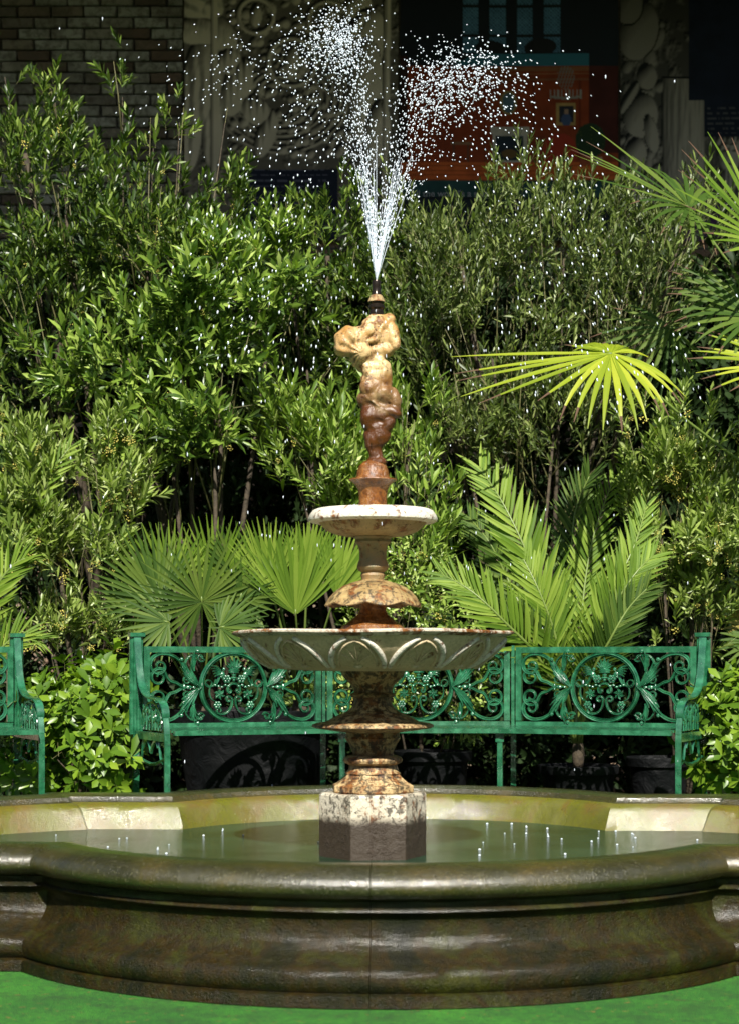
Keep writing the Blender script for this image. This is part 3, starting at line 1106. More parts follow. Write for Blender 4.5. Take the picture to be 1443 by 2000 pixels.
part('small_column', MB().lathe(prof([(36, 1044), (38, 1049), (34, 1054), (35, 1059), (29, 1066), (26, 1078), (26, 1092), (29, 1100), (31, 1108), (28, 1114), (22, 1118), (24, 1124), (22, 1130), (22, 1136)]), 32), M['rust_verdigris'], ft, smooth='auto')
part('small_bowl', MB().lathe(prof([(30, 1012), (90, 1006), (104, 1003), (106, 1020), (101, 1024), (96, 1030), (86, 1038), (70, 1044), (56, 1047), (38, 1048)]), 96, fn=fluted), M['cream_ochre'], ft, smooth='auto')
part('small_bowl_rim', MB().lathe(prof([(98, 1003), (104, 998), (111, 995.5), (117, 998), (123, 1006), (126, 1014), (125, 1018), (119, 1021), (106, 1022), (98, 1019)]), 72), M['white_rim'], ft, smooth='auto')
part('statue_stand', MB().lathe(prof([(10, 898), (18, 902), (26, 909), (30, 919), (32, 930), (34, 934), (46, 936), (47, 938.5), (40, 942), (33, 949), (29, 957), (27, 968), (27, 1014)]), 36), M['rust'], ft, smooth='auto')

# statue: a worn child figure carrying a shell, one continuous body
def pe(x, y, rx, ry, dy=0.0, rd=None, rot=0.0):
    return ((x - VX) / S0, dy, pz(y), rx / S0, (rd if rd is not None else rx) / S0, ry / S0, rot)


ELL = [
    pe(734, 755, 23, 50, 0, 20), pe(735, 825, 21, 48, 0, 19), pe(738, 772, 31, 5, -.024, 6, .55), pe(735, 793, 29, 4, -.026, 6, .6), pe(737, 815, 25, 4, -.024, 6, .5), pe(733, 838, 20, 4, -.02, 6, .45), pe(749, 738, 6, 28, -.026, 6, .15), pe(719, 738, 5, 27, -.022, 6, -.1),
    pe(740, 655, 5, 20, -.030, 5, .3), pe(727, 668, 12, 5, -.028, 6, -.4),
    pe(738, 636, 27, 24, 0, 24), pe(722, 640, 16, 17, -.012), pe(758, 626, 13, 15, 0, 15, .2), pe(741, 660, 25, 28, 0, 22),
    pe(744, 684, 27, 18, 0, 22), pe(766, 655, 14, 27, -.004, 18, -.15), pe(772, 672, 10, 16, -.012, 12),
    pe(688, 662, 35, 24, -.01, 30), pe(676, 676, 25, 24, -.01, 28), pe(703, 688, 28, 20, -.016, 24, .5), pe(700, 705, 17, 13, -.004, 18, .6),
    pe(708, 716, 12, 12, 0, 15), pe(718, 650, 14, 12, -.024, 12),
    pe(737, 704, 14, 13, -.006, 16), pe(733, 716, 25, 20, 0, 20), pe(718, 722, 12, 22, -.01, 14, -.1), pe(733, 745, 29, 30, 0, 23),
    pe(752, 735, 14, 32, -.008, 16), pe(722, 757, 21, 19, -.016, 16), pe(728, 780, 30, 26, 0, 23), pe(748, 772, 21, 21, -.014, 18, .2),
    pe(771, 785, 13, 27, -.006, 16, -.22), pe(766, 806, 19, 12, -.014, 16, .3), pe(741, 808, 31, 28, 0, 24), pe(721, 812, 19, 30, -.006, 20, .08),
    pe(756, 826, 17, 21, -.006, 17, .35), pe(738, 838, 25, 34, 0, 21), pe(729, 858, 18, 30, 0, 17), pe(747, 855, 12, 24, 0, 14, .2), pe(733, 884, 13, 24, 0, 13), pe(733, 904, 20, 12, 0, 18),
]
sb = MB()
for (x, y, z, rx, ry, rz, rot) in ELL:
    sb.blob((x, y, z), (rx, ry, rz), 20, 14, m=Matrix.Rotation(rot, 3, 'Y'))
tmp = part('tmp_statue', sb, M['statue'], None)
rm = tmp.modifiers.new('r', 'REMESH')
rm.mode = 'VOXEL'
rm.voxel_size = 0.0028
sm = tmp.modifiers.new('s', 'SMOOTH')
sm.iterations = 5
bpy.context.view_layer.update()
me = bpy.data.meshes.new_from_object(tmp.evaluated_get(bpy.context.evaluated_depsgraph_get()))
bpy.data.objects.remove(tmp)
co = np.empty(len(me.vertices) * 3)
me.vertices.foreach_get('co', co)
no = np.empty(len(me.vertices) * 3)
me.vertices.foreach_get('normal', no)
co, no = co.reshape(-1, 3), no.reshape(-1, 3)
dis = np.array([mnoise.noise(Vector(p) * 30) * 0.0036 + mnoise.noise(Vector(p) * 70) * 0.0016 for p in co])
# carved grooves: shell ribs on the left, drapery folds lower down
shell = np.clip((-0.022 - co[:, 0]) / 0.02, 0, 1) * np.clip((co[:, 2] - 1.49) / 0.02, 0, 1)
ang = np.arctan2(co[:, 2] - 1.53, co[:, 0] + 0.03)
dis += shell * 0.0022 * np.sin(ang * 13)
fold = np.clip((1.49 - co[:, 2]) / 0.03, 0, 1)
dis += fold * 0.0016 * np.sin(co[:, 2] * 90 - np.arctan2(co[:, 1], co[:, 0]) * 3 + 60 * co[:, 0])
co = co + no * dis[:, None] - np.array([0, 0, 0.05])
me.vertices.foreach_set('co', co.ravel())
me.polygons.foreach_set('use_smooth', [True] * len(me.polygons))
me.materials.clear()
me.materials.append(M['statue'])
me.update()
link_mesh('statue', me, ft, None, label='worn cream and brown child figure carrying a shell on its shoulder')
part('nozzle', MB().lathe(prof([(4, 547), (8, 548), (9, 551), (8, 560), (8, 568), (10, 575), (13, 582), (15, 588), (16, 590), (15, 592), (13, 594), (16, 598), (16, 602), (13, 606), (14, 612), (13, 620)]), 24, c=(7 / S0, 0)), M['black_brass'], ft, smooth='auto')
part('nozzle_ring', MB().lathe(prof([(11, 577), (14.5, 584), (16.5, 588), (16.5, 590), (12, 590)]), 24, c=(7 / S0, -0.0005)), M['cream_ochre'], ft, smooth='auto')

# ------------------------------------------------------------------ water in the air
ICO = [(0, 0, 1), (0.894, 0, .447), (.276, .851, .447), (-.724, .526, .447), (-.724, -.526, .447), (.276, -.851, .447),
       (.724, .526, -.447), (-.276, .851, -.447), (-.894, 0, -.447), (-.276, -.851, -.447), (.724, -.526, -.447), (0, 0, -1)]
ICF = [(0, 1, 2), (0, 2, 3), (0, 3, 4), (0, 4, 5), (0, 5, 1), (1, 6, 2), (2, 7, 3), (3, 8, 4), (4, 9, 5), (5, 10, 1),
       (2, 6, 7), (3, 7, 8), (4, 8, 9), (5, 9, 10), (1, 10, 6), (6, 11, 7), (7, 11, 8), (8, 11, 9), (9, 11, 10), (10, 11, 6)]


def drops_object(name, pts, rad, stretch, label, cat='water'):
    """pts Nx3, rad N, stretch Nx3 vector added along (+-) the drop's travel."""
    ico = np.array(ICO)
    n = len(pts)
    d = stretch / (np.linalg.norm(stretch, axis=1, keepdims=True) + 1e-9)
    dots = ico @ d.T                               # 12 x n
    V = pts[:, None, :] + ico[None] * rad[:, None, None] + dots.T[:, :, None] * stretch[:, None, :]
    Fs = (np.array(ICF)[None] + (np.arange(n) * 12)[:, None, None]).reshape(-1, 3)
    V = V.reshape(-1, 3)
    me = bpy.data.meshes.new(name)
    me.vertices.add(len(V))
    me.vertices.foreach_set('co', V.ravel())
    me.loops.add(len(Fs) * 3)
    me.loops.foreach_set('vertex_index', Fs.ravel())
    me.polygons.add(len(Fs))
    me.polygons.foreach_set('loop_start', np.arange(len(Fs)) * 3)
    me.polygons.foreach_set('use_smooth', [True] * len(Fs))
    me.update(calc_edges=True)
    me.materials.append(M['drop'])
    o = link_mesh(name, me, None)
    o['kind'] = 'stuff'
    o['label'] = label
    return o


rs = np.random.RandomState(5)
N0 = np.array([7 / S0, 0, pz(548)])
G = 9.81
P_, R_, T_ = [], [], []


def jet(n, hpx, xpx, sh, sx, tmin, tmax, r0, r1, sdepth=0.12, power=1.0):
    """Drops of one jet: apex hpx above the nozzle, xpx to the side."""
    h = np.clip(rs.normal(hpx, sh, n), 60, 560) / S0
    vz = np.sqrt(2 * G * h)
    ta = vz / G
    vx = rs.normal(xpx, sx, n) / S0 / ta
    vy = rs.normal(0, sdepth, n)
    t = ta * (tmin + (tmax - tmin) * rs.rand(n) ** power)
    P = np.stack([N0[0] + vx * t, N0[1] + vy * t, N0[2] + vz * t - 0.5 * G * t * t], 1)
    P += rs.normal(0, 0.006, P.shape) * (t / ta)[:, None]
    v = np.stack([vx, vy, vz - G * t], 1)
    r = rs.uniform(r0, r1, n)
    P_.append(P)
    R_.append(r)
    T_.append(v * 0.0009)


jet(1000, 482, -78, 30, 32, 0.62, 1.35, .0009, .0025)
jet(430, 380, -62, 70, 34, 0.3, 1.35, .0008, .0021)
jet(1050, 405, 155, 36, 48, 0.6, 1.35, .0009, .0025)
jet(360, 330, 115, 60, 40, 0.3, 1.45, .0008, .0021)
jet(420, 420, -100, 60, 55, 1.0, 2.2, .0009, .0023, 0.18)
jet(420, 380, 190, 50, 45, 1.0, 2.3, .0009, .0023, 0.18)
jet(230, 440, -235, 50, 55, 0.7, 1.55, .0008, .0018, 0.2)
jet(420, 380, -60, 80, 32, 0.15, 0.65, .0009, .002)
jet(420, 350, 120, 80, 42, 0.15, 0.65, .0009, .002)
for sgn, n in ((-1, 200), (1, 200)):      # fast fine fan leaving the nozzle
    jet(n, 440 if sgn < 0 else 400, -62 if sgn < 0 else 90, 70, 40 if sgn < 0 else 55, 0.0, 0.22, .0009, .0017, 0.08)
# a scattering of drops all round
n = 70
q = np.stack([rs.uniform(-0.9, 1.05, n), rs.uniform(-0.7, 0.9, n), rs.uniform(0.3, 2.6, n)], 1)
P_.append(q)
R_.append(rs.uniform(.0007, .0017, n))
T_.append(np.stack([np.zeros(n), np.zeros(n), -rs.uniform(.002, .005, n)], 1))
n = 150
q = np.stack([rs.normal(0.02, .3, n), rs.uniform(-0.35, 0.6, n), rs.uniform(0.9, 1.9, n)], 1)
P_.append(q)
R_.append(rs.uniform(.0007, .0017, n))
T_.append(np.stack([np.zeros(n), np.zeros(n), -rs.uniform(.002, .0055, n)], 1))
drops_object('water_spray', np.concatenate(P_), np.concatenate(R_), np.concatenate(T_), 'white water drops thrown up from the nozzle in two plumes')
# thin threads of water right above the nozzle
tm = MB()
for k in range(52):
    vx, vy = (rs.normal(-.26, .13) if k % 2 else rs.normal(.5, .17)), rs.normal(0, 0.18)
    vz = rs.uniform(3.0, 3.8)
    t1 = rs.uniform(0.03, 0.13)
    pts = [(N0[0] + vx * t, N0[1] + vy * t, N0[2] - 0.004 + vz * t - .5 * G * t * t) for t in np.linspace(0, t1, 6)]
    tm.tube(pts, [.0008, .0008, .0007, .0006, .0005, .0003], 4)
o = part('water_jets', tm, M['drop'], None, smooth=True)
o['kind'] = 'stuff'
o['label'] = 'thin white threads of water leaving the nozzle'
# splashes on the pool
sp, sr, st = [], [], []
for k in range(80):
    while True:
        x, y = rs.uniform(-1.15, 1.2), rs.uniform(-1.0, 1.05)
        if (abs(x) < .85 and abs(y) < .78) or (abs(x) < .5 and abs(y) < 1.0) or (abs(y) < .5 and abs(x) < 1.1):
            if math.hypot(x, y) > 0.2:
                break
    X, Y = pool_place(x, y)
    hgt = rs.uniform(.001, .010)
    if k % 12 == 0:
        for j in range(rs.randint(2, 5)):
            sp.append((X + rs.normal(0, .0012), Y, WATER_Z + hgt * (j + 1) / 4)); sr.append(rs.uniform(.0009, .0021)); st.append((0, 0, .001))
    sp.append((X, Y, WATER_Z + .001)); sr.append(rs.uniform(.0012, .0032)); st.append((.0014, 0, 0))
drops_object('splash_drops', np.array(sp), np.array(sr), np.array(st), 'small splashes and beads standing on the green pool water')


# ------------------------------------------------------------------ bench
def spiral(c, r0, r1, a0, turns, n=26, flip=1):
    out = []
    for i in range(n + 1):
        u = i / n
        r = r0 + (r1 - r0) * u ** 0.8
        a = a0 + flip * turns * 2 * PI * u
        out.append((c[0] + r * math.cos(a), c[1] + r * math.sin(a)))
    return out


def bez(p0, p1, p2, p3, n=12):
    out = []
    for i in range(n + 1):
        t = i / n
        q = [(1 - t) ** 3, 3 * t * (1 - t) ** 2, 3 * t * t * (1 - t), t ** 3]
        out.append((sum(w * p[0] for w, p in zip(q, (p0, p1, p2, p3))), sum(w * p[1] for w, p in zip(q, (p0, p1, p2, p3)))))
    return out


PW, PH = 0.690, 0.300        # size of one back panel


def taper(n, w0, w1, w2):
    return [(w0 * (1 - u) + w1 * u if u < .5 else w0 * 0 + (w1 * (1 - u) * 2 + w2 * (u - .5) * 2)) if False else (w0 + (w1 - w0) * min(1, u * 2) if u < .5 else w1 + (w2 - w1) * (u - .5) * 2) for u in [i / (n - 1) for i in range(n)]]


def plume(m, root, ang, L, curl, w=0.011, y=-0.004):
    """A curling acanthus frond of several lobes."""
    for k in range(5):
        da = (k - 2) * 0.20
        l = L * (1 - 0.17 * abs(k - 2))
        a0 = ang + da * 0.4
        a1 = ang + da + curl * (0.6 + 0.1 * k)
        p0 = root
        p1 = (p0[0] + l * .35 * math.cos(a0), p0[1] + l * .35 * math.sin(a0))
        p3 = (p0[0] + l * math.cos(a0 + (a1 - a0) * .45), p0[1] + l * math.sin(a0 + (a1 - a0) * .45))
        p2 = (p3[0] - l * .3 * math.cos(a1), p3[1] - l * .3 * math.sin(a1))
        pts = bez(p0, p1, p2, p3, 8)
        m.bar2d(pts, taper(len(pts), .0035, w * .5, .0015), 0.006, y - 0.0015 * (2 - abs(k - 2)))
    a1 = ang + curl
    tip = (root[0] + L * 0.98 * math.cos(ang + curl * .5), root[1] + L * 0.98 * math.sin(ang + curl * .5))
    m.blob((tip[0], y - .004, tip[1]), (.008, .006, .008), 6, 4)


def rosette(m, x, z, r, y=-0.006):
    m.blob((x, y - .004, z), (r * .36, r * .4, r * .36), 6, 4)
    for k in range(6):
        a = k * PI / 3
        m.blob((x + r * .62 * math.cos(a), y, z + r * .62 * math.sin(a)), (r * .4, r * .34, r * .4), 6, 4)


def build_panel(parent, place):
    """One pierced cast-iron back panel: children of a back_panel part. Local x along, z up, origin at the middle."""
    meshes = []
    hw, hh = PW / 2, PH / 2
    m = MB().box((0, 0, hh - .011), (PW, .016, .022)); meshes.append(('rail', m))
    m = MB().box((0, 0, -hh + .009), (PW, .016, .020)); meshes.append(('rail', m))
    for s in (-1, 1):
        m = MB().box((s * (hw - .011), 0, 0), (.022, .018, PH - .044)); meshes.append(('stile', m))
    r = 0.127
    m = MB().bar2d([(r * math.cos(2 * PI * i / 48), r * math.sin(2 * PI * i / 48)) for i in range(49)], .006, .007)
    meshes.append(('ring', m))
    m = MB().bar2d([(r * .93 * math.cos(2 * PI * i / 48), r * .93 * math.sin(2 * PI * i / 48)) for i in range(49)], .0015, .004)
    meshes.append(('ring', m))
    hi = hh - .022
    for s in (-1, 1):
        for t in (-1, 1):
            # big outer C scroll: from the rail near the ring, round the corner, into a spiral
            m = MB()
            cx, cz = s * (hw - .060), t * (hi - .050)
            arc = bez((s * .165, t * .025), (s * .19, t * .10), (s * .235, t * hi), (s * (hw - .065), t * (hi - .005)), 14)
            sp_ = [(cx + rr * math.cos(aa) * s, cz + rr * math.sin(aa) * t) for rr, aa in [(.044 - .036 * (i / 24) ** .75, PI / 2 - i / 24 * 2 * PI * 1.35) for i in range(25)]]
            pts = arc + sp_
            m.bar2d(pts, taper(len(pts), .0055, .0065, .0035), .008)
            meshes.append(('scroll', m))
            # inner pair of spirals beside the stile, joined by ogee arms to the finial
            m = MB()
            cx, cz = s * (hw - .058), t * .037
            sp_ = [(cx + rr * math.cos(aa) * s, cz + rr * math.sin(aa) * t) for rr, aa in [(.007 + .030 * (i / 22) ** .8, -PI * .2 - (22 - i) / 22 * 2 * PI * -1.1) for i in range(23)]]
            sp_ = [(cx + rr * math.cos(aa) * s, cz + rr * math.sin(aa) * t) for rr, aa in [(.006 + .027 * (i / 22) ** .8, -PI * 1.9 + i / 22 * (PI * 2.55)) for i in range(23)]]
            arm = bez(sp_[-1], (s * (hw - .088), t * .052), (s * (hw - .088), t * .022), (s * (hw - .112), t * .020), 6)
            arm2 = bez(arm[-1], (s * (hw - .13), t * .018), (s * (hw - .135), t * .004), (s * (hw - .158), t * .002), 6)
            pts = sp_ + arm[1:] + arm2[1:]
            m.bar2d(pts, taper(len(pts), .003, .0055, .005), .007)
            meshes.append(('scroll', m))
            # small curl by the finial
            m = MB()
            cx, cz = s * (hw - .165), t * .026
            pts = [(cx + rr * math.cos(aa) * s, cz + rr * math.sin(aa) * t) for rr, aa in [(.003 + .012 * (i / 14), i / 14 * PI * 2.3) for i in range(15)]]
            m.bar2d(pts, .003, .006)
            meshes.append(('curl', m))
            # acanthus frond from the ring
            m = MB()
            a0 = math.radians(38) if t > 0 else math.radians(-38)
            root = (s * .128, 0)
            plume(m, root, a0 if s > 0 else PI - a0, .13, (t * s) * .55, .014)
            plume(m, (s * .155, t * .06), (math.radians(75) * t if s > 0 else PI - math.radians(75) * t), .075, (-t * s) * -.9, .009)
            meshes.append(('acanthus', m))
            m = MB()
            cx, cz = s * .128, t * .110
            pts = [(cx + rr * math.cos(aa) * -s, cz + rr * math.sin(aa) * t) for rr, aa in [(.003 + .013 * (i / 16), -1.2 + i / 16 * PI * 2.2) for i in range(17)]]
            pts += bez(pts[-1], (s * .14, t * (.128)), (s * .175, t * (.13)), (s * .19, t * .085), 8)[1:]
            m.bar2d(pts, .004, .007)
            meshes.append(('curl', m))
        m = MB()
        m.blob((s * (hw - .170), -.004, 0), (.014, .008, .008), 8, 5)
        m.blob((s * (hw - .190), -.004, 0), (.009, .006, .005), 6, 4)
        m.blob((s * (hw - .152), -.004, 0), (.006, .008, .015), 6, 4)
        meshes.append(('finial', m))
        # inside the ring: lyre scroll, loop, griffin wing, rosettes
        m = MB()
        pts = [(s * (.030 + .014 * math.cos(a_)), -.040 + .014 * math.sin(a_)) for a_ in [PI * 1.6 - i / 14 * PI * 1.9 for i in range(15)]]
        pts = pts[::1]
        low = bez((s * .006, -.050), (s * .006, -.085), (s * .030, -.105), (s * .055, -.098), 8)
        cur = [(s * (.056 + rr * math.cos(aa)), -.086 + rr * math.sin(aa)) for rr, aa in [(.012 - .008 * i / 12, -PI / 2 + i / 12 * PI * 1.8) for i in range(13)]]
        top = [(s * (.020 - rr * math.cos(aa)), -.046 + rr * math.sin(aa)) for rr, aa in [(.004 + .010 * i / 12, PI * 1.9 - i / 12 * PI * 1.9) for i in range(13)]]
        m.bar2d(top + low + cur, .0042, .007)
        meshes.append(('scroll', m))
        m = MB()
        up = bez((0, .014), (s * .016, .014), (s * .026, .002), (s * .024, -.014), 7)
        cur = [(s * (.016 + rr * math.cos(aa)), -.014 + rr * math.sin(aa)) for rr, aa in [(.008 - .005 * i / 9, -i / 9 * PI * 1.6) for i in range(10)]]
        m.bar2d(up + cur[1:], .0045, .007)
        meshes.append(('scroll', m))
        m = MB()
        pts = [(s * (.098 + .013 * math.cos(aa)), .014 + .013 * math.sin(aa)) for aa in [i / 16 * 2 * PI - .6 for i in range(17)]]
        m.bar2d(pts, .0024, .005)
        m.bar2d(bez((s * .070, .030), (s * .075, -.01), (s * .10, .0), (s * .112, .02), 8), .0026, .005)
        m.bar2d(bez((s * .092, .0), (s * .100, -.03), (s * .088, -.05), (s * .072, -.05), 8), taper(9, .002, .004, .002), .006)
        meshes.append(('loop', m))
        m = MB()
        for k in range(5):
            m.bar2d(bez((s * .045, .045), (s * .055, .075 - k * .006), (s * .07, .08 - k * .008), (s * (.092 - k * .004), .078 - k * .010), 6), taper(7, .003, .0045, .001), .006, -.003 - k * .001)
        m.blob((s * .046, -.004, .046), (.012, .009, .014), 7, 5)
        m.blob((s * .040, -.006, .066), (.007, .007, .008), 6, 4)
        m.bar2d(bez((s * .055, .042), (s * .060, .02), (s * .066, .02), (s * .068, .012), 5), .0045, .006)
        for k in range(5):
            m.blob((s * (.02 + .013 * k), -.004, .004 + .004 * math.sin(k * 2.1)), (.007, .005, .005), 6, 4)
        meshes.append(('griffin_relief', m))
        m = MB(); rosette(m, s * .028, .030, .017); meshes.append(('rosette', m))
        m = MB(); rosette(m, s * .064, -.066, .016); meshes.append(('rosette', m))
        m = MB()
        for k in range(6):
            a_ = k / 6 * 2 * PI + .3
            m.bar2d(bez((s * .055, -.026), (s * .055 + .010 * math.cos(a_), -.026 + .01 * math.sin(a_)), (s * .055 + .016 * math.cos(a_ + .3), -.026 + .016 * math.sin(a_ + .3)), (s * .055 + .021 * math.cos(a_ + .5), -.026 + .021 * math.sin(a_ + .5)), 4), taper(5, .002, .005, .001), .005, -.002)
        meshes.append(('leaf_relief', m))
    m = MB()
    for (w_, z_) in ((.006, .026), (.014, .034), (.009, .044), (.022, .055), (.024, .062), (.012, .067)):
        m.blob((0, -.003, z_), (w_, .009, .006), 8, 4)
    for k in range(7):
        a_ = PI / 2 + (k - 3) * .36
        l = .045 - abs(k - 3) * .005
        m.bar2d([(0.3 * i / 4 * .02 * math.cos(a_) + l * i / 4 * math.cos(a_), .066 + l * i / 4 * math.sin(a_)) for i in range(5)], taper(5, .002, .006, .0015), .006, -.002 - .001 * (3 - abs(k - 3)))
    meshes.append(('urn_relief', m))
    out = []
    for nm, mb in meshes:
        me = make_mesh(nm, mb.v, mb.f, M['green_iron'], True)
        out.append((nm, me))
    return out


PANEL = None


def place_panel(parent, mat4):
    global PANEL
    if PANEL is None:
        PANEL = build_panel(None, None)
        for nm, me in PANEL:
            t_ = bpy.data.objects.new('t', me)
            autosmooth(t_, 50)
            bpy.data.objects.remove(t_)
    # the panel part is its own upper rail; the rest are its children
    p0 = link_mesh('back_panel', PANEL[0][1], parent, mat4)
    for nm, me in PANEL[1:]:
        link_mesh(nm, me, p0)
    return p0


def arm_path():
    """(forward, z) points of the arm from the top of the back post to the scroll at the front."""
    p = bez((-.015, .805), (0.0, .73), (.01, .66), (.055, .615), 8)
    p += bez((.055, .615), (.09, .585), (.14, .575), (.22, .574), 7)[1:]
    p += bez((.22, .574), (.29, .574), (.335, .565), (.35, .53), 6)[1:]
    p += bez((.35, .53), (.357, .505), (.34, .495), (.328, .505), 5)[1:]
    return p


def ribbon(m, pts, half, thick, xo=0.0):
    """A flat strap: pts = (forward d, z); width across x, forward is -y."""
    k = len(pts)
    vs, fs = [], []
    for i in range(k):
        p0, p1 = pts[max(i - 1, 0)], pts[min(i + 1, k - 1)]
        td, tz = p1[0] - p0[0], p1[1] - p0[1]
        L = math.hypot(td, tz) or 1
        nd, nz = -tz / L, td / L
        h = half[i] if hasattr(half, '__len__') else half
        for (sx, sn) in ((-1, .0), (-.85, 1), (.85, 1), (1, .0), (.85, -1), (-.85, -1)):
            vs.append((xo + sx * h, -(pts[i][0] + nd * thick * sn), pts[i][1] + nz * thick * sn))
    for i in range(k - 1):
        for j in range(6):
            a_, b_ = i * 6 + j, i * 6 + (j + 1) % 6
            fs.append((a_, b_, b_ + 6, a_ + 6))
    fs.append((5, 4, 3, 2, 1, 0))
    fs.append(tuple((k - 1) * 6 + j for j in range(6)))
    m.add(vs, fs)


SEAT_Z = 0.462
ENDM = None


def place_end(parent, mat4):
    """Cast end frame: fluted back post, strap arm, front leg, pierced side infill."""
    global ENDM
    if ENDM is None:
        L = []
        m = MB()
        ribbon(m, arm_path(), .0145, .0035)
        L.append(('arm', m))
        m = MB()
        ribbon(m, bez((.315, .565), (.345, .52), (.365, .48), (.368, .42), 8) + bez((.368, .42), (.37, .3), (.362, .15), (.375, 0.002), 8)[1:], [.007, .008, .009, .0105] + [.0115] * 13, .005)
        L.append(('leg', m))
        m = MB()
        for k, xo in enumerate((-.018, -.006, .006, .018)):
            m.tube([(xo, .02 + .004 * (k % 2), .80), (xo, .028, .6), (xo, .022, .44)], [.0075, .007, .006], 6)
        m.box((0, .03, .62), (.05, .010, .36))
        m.box((0, .022, .803), (.056, .034, .014))
        L.append(('back_post', m))
        m = MB()
        ribbon(m, bez((-.03, .45), (-.03, .3), (-.035, .15), (-.075, .002), 8), .013, .008)
        L.append(('leg', m))
        m = MB().box((0, -.17, SEAT_Z - .022), (.018, .40, .028))
        L.append(('side_rail', m))
        # pierced infill between seat and arm
        m = MB()
        rr = random.Random(3)
        def side(pts, w):
            m.tube([(0, -d, z) for d, z in pts], w, 5)
        side([(.30 - .13 * math.cos(a_) - .12, .475 + .085 * math.sin(a_)) for a_ in [i / 12 * PI for i in range(13)]], .005)
        for cx, cz, r0 in ((.10, .50, .02), (.16, .51, .022), (.22, .51, .022), (.28, .50, .02), (.13, .54, .018), (.19, .55, .018), (.25, .54, .018)):
            side(spiral((cx, cz), r0, .004, rr.uniform(0, 6), 1.5, 14), .0042)
        for k in range(7):
            side([(.07 + k * .038, SEAT_Z), (.08 + k * .035, .50), (.07 + k * .038, .535)], .0035)
        for k in range(16):
            m.blob((0, -rr.uniform(.07, .30), rr.uniform(.475, .555)), (.006, .009, .009), 6, 4)
        L.append(('side_infill', m))
        m = MB()
        side2 = lambda pts, w: m.tube([(0, -d, z) for d, z in pts], w, 5)
        for s in (-1, 1):
            side2([(.17 + s * q[0], q[1]) for q in bez((.0, .38), (.03, .43), (.07, .44), (.09, .40), 8)], .006)
            side2([(.17 + s * q[0], q[1]) for q in bez((.09, .43), (.12, .40), (.10, .36), (.15, .35), 8)], .005)
        side2([(.0, .36), (.1, .345), (.17, .34), (.24, .345), (.36, .37)], .007)
        L.append(('apron_scroll', m))
        ENDM = []
        for nm, mb in L:
            me = make_mesh(nm, mb.v, mb.f, M['green_iron'], True)
            t_ = bpy.data.objects.new('t', me)
            autosmooth(t_, 40)
            bpy.data.objects.remove(t_)
            ENDM.append((nm, me))
    p0 = link_mesh('end_frame', ENDM[0][1], parent, mat4)
    for nm, me in ENDM[1:]:
        link_mesh(nm, me, p0)
    return p0


PHI = math.radians(23)
GAP = 0.026
PZ = 0.610                 # height of panel middle


def build_bench():
    b = thing('garden_bench', 'x', 'bench')
    half = PW / 2 + GAP / 2
    panels = []
    panels.append((Vector((0, 0, 0)), 0.0))
    for s in (-1, 1):
        j = Vector((s * half, 0, 0))
        d = Vector((s * math.cos(PHI), -math.sin(PHI), 0))
        panels.append((j + d * half, s * PHI * -1))
    seats = []
    for (c, a_) in panels:
        M4 = Matrix.Translation((c.x, c.y, PZ)) @ Matrix.Rotation(a_, 4, 'Z')
        place_panel(b, M4)
    # joint posts and middle legs
    for s in (-1, 1):
        ja = -s * PHI / 2
        M4 = Matrix.Translation((s * half, 0, 0)) @ Matrix.Rotation(ja, 4, 'Z')
        m = MB().box((0, .004, PZ), (.012, .022, PH + .012))
        m.box((0, .014, .24), (.02, .012, .46))
        link_mesh('back_post', make_mesh('back_post', m.v, m.f, M['green_iron']), b, M4)
        m = MB()
        ribbon(m, [(.385, SEAT_Z - .008), (.386, .43), (.384, .3), (.38, .15), (.385, .002)], .0105, .006)
        m.box((0, -.38, SEAT_Z - .012), (.056, .03, .008))
        m.box((0, -.384, SEAT_Z - .03), (.03, .02, .03))
        link_mesh('leg', make_mesh('leg', m.v, m.f, M['green_iron']), b, M4)
        m = MB().box((0, -.19, SEAT_Z - .02), (.018, .38, .016))
        link_mesh('seat_bearer', make_mesh('seat_bearer', m.v, m.f, M['green_iron']), b, M4)
    # seat slats: each follows the three sides of the bench
    for k in range(8):
        d = 0.02 + k * 0.053
        w = 0.042 if k < 7 else 0.03
        def line(dd):
            hx = half - dd * math.tan(PHI / 2)
            ex = Vector((half, 0, 0)) + Vector((math.cos(PHI), -math.sin(PHI), 0)) * (2 * half - .012) + Vector((-math.sin(PHI), -math.cos(PHI), 0)) * dd
            return [Vector((-ex.x, ex.y, 0)), Vector((-hx, -dd, 0)), Vector((hx, -dd, 0)), ex]
        A, B = line(d - w / 2), line(d + w / 2)
        m = MB()
        vs, fs = [], []
        zt = SEAT_Z + (0.004 if k < 7 else 0.003)
        th = 0.008 if k < 7 else 0.016
        for i in range(4):
            vs += [(A[i].x, A[i].y, zt), (B[i].x, B[i].y, zt), (B[i].x, B[i].y, zt - th), (A[i].x, A[i].y, zt - th)]
        for i in range(3):
            for j in range(4):
                a_, b_ = i * 4 + j, i * 4 + (j + 1) % 4
                fs.append((a_, a_ + 4, b_ + 4, b_))
        fs += [(0, 1, 2, 3), (15, 14, 13, 12)]
        link_mesh('seat_slat', make_mesh('seat_slat', vs, fs, M['green_iron']), b)
    for s in (-1, 1):
        j = Vector((s * half, 0, 0)) + Vector((s * math.cos(PHI), -math.sin(PHI), 0)) * (2 * half + .006)
        M4 = Matrix.Translation((j.x, j.y, 0)) @ Matrix.Rotation(-s * PHI, 4, 'Z')
        place_end(b, M4)
    return b


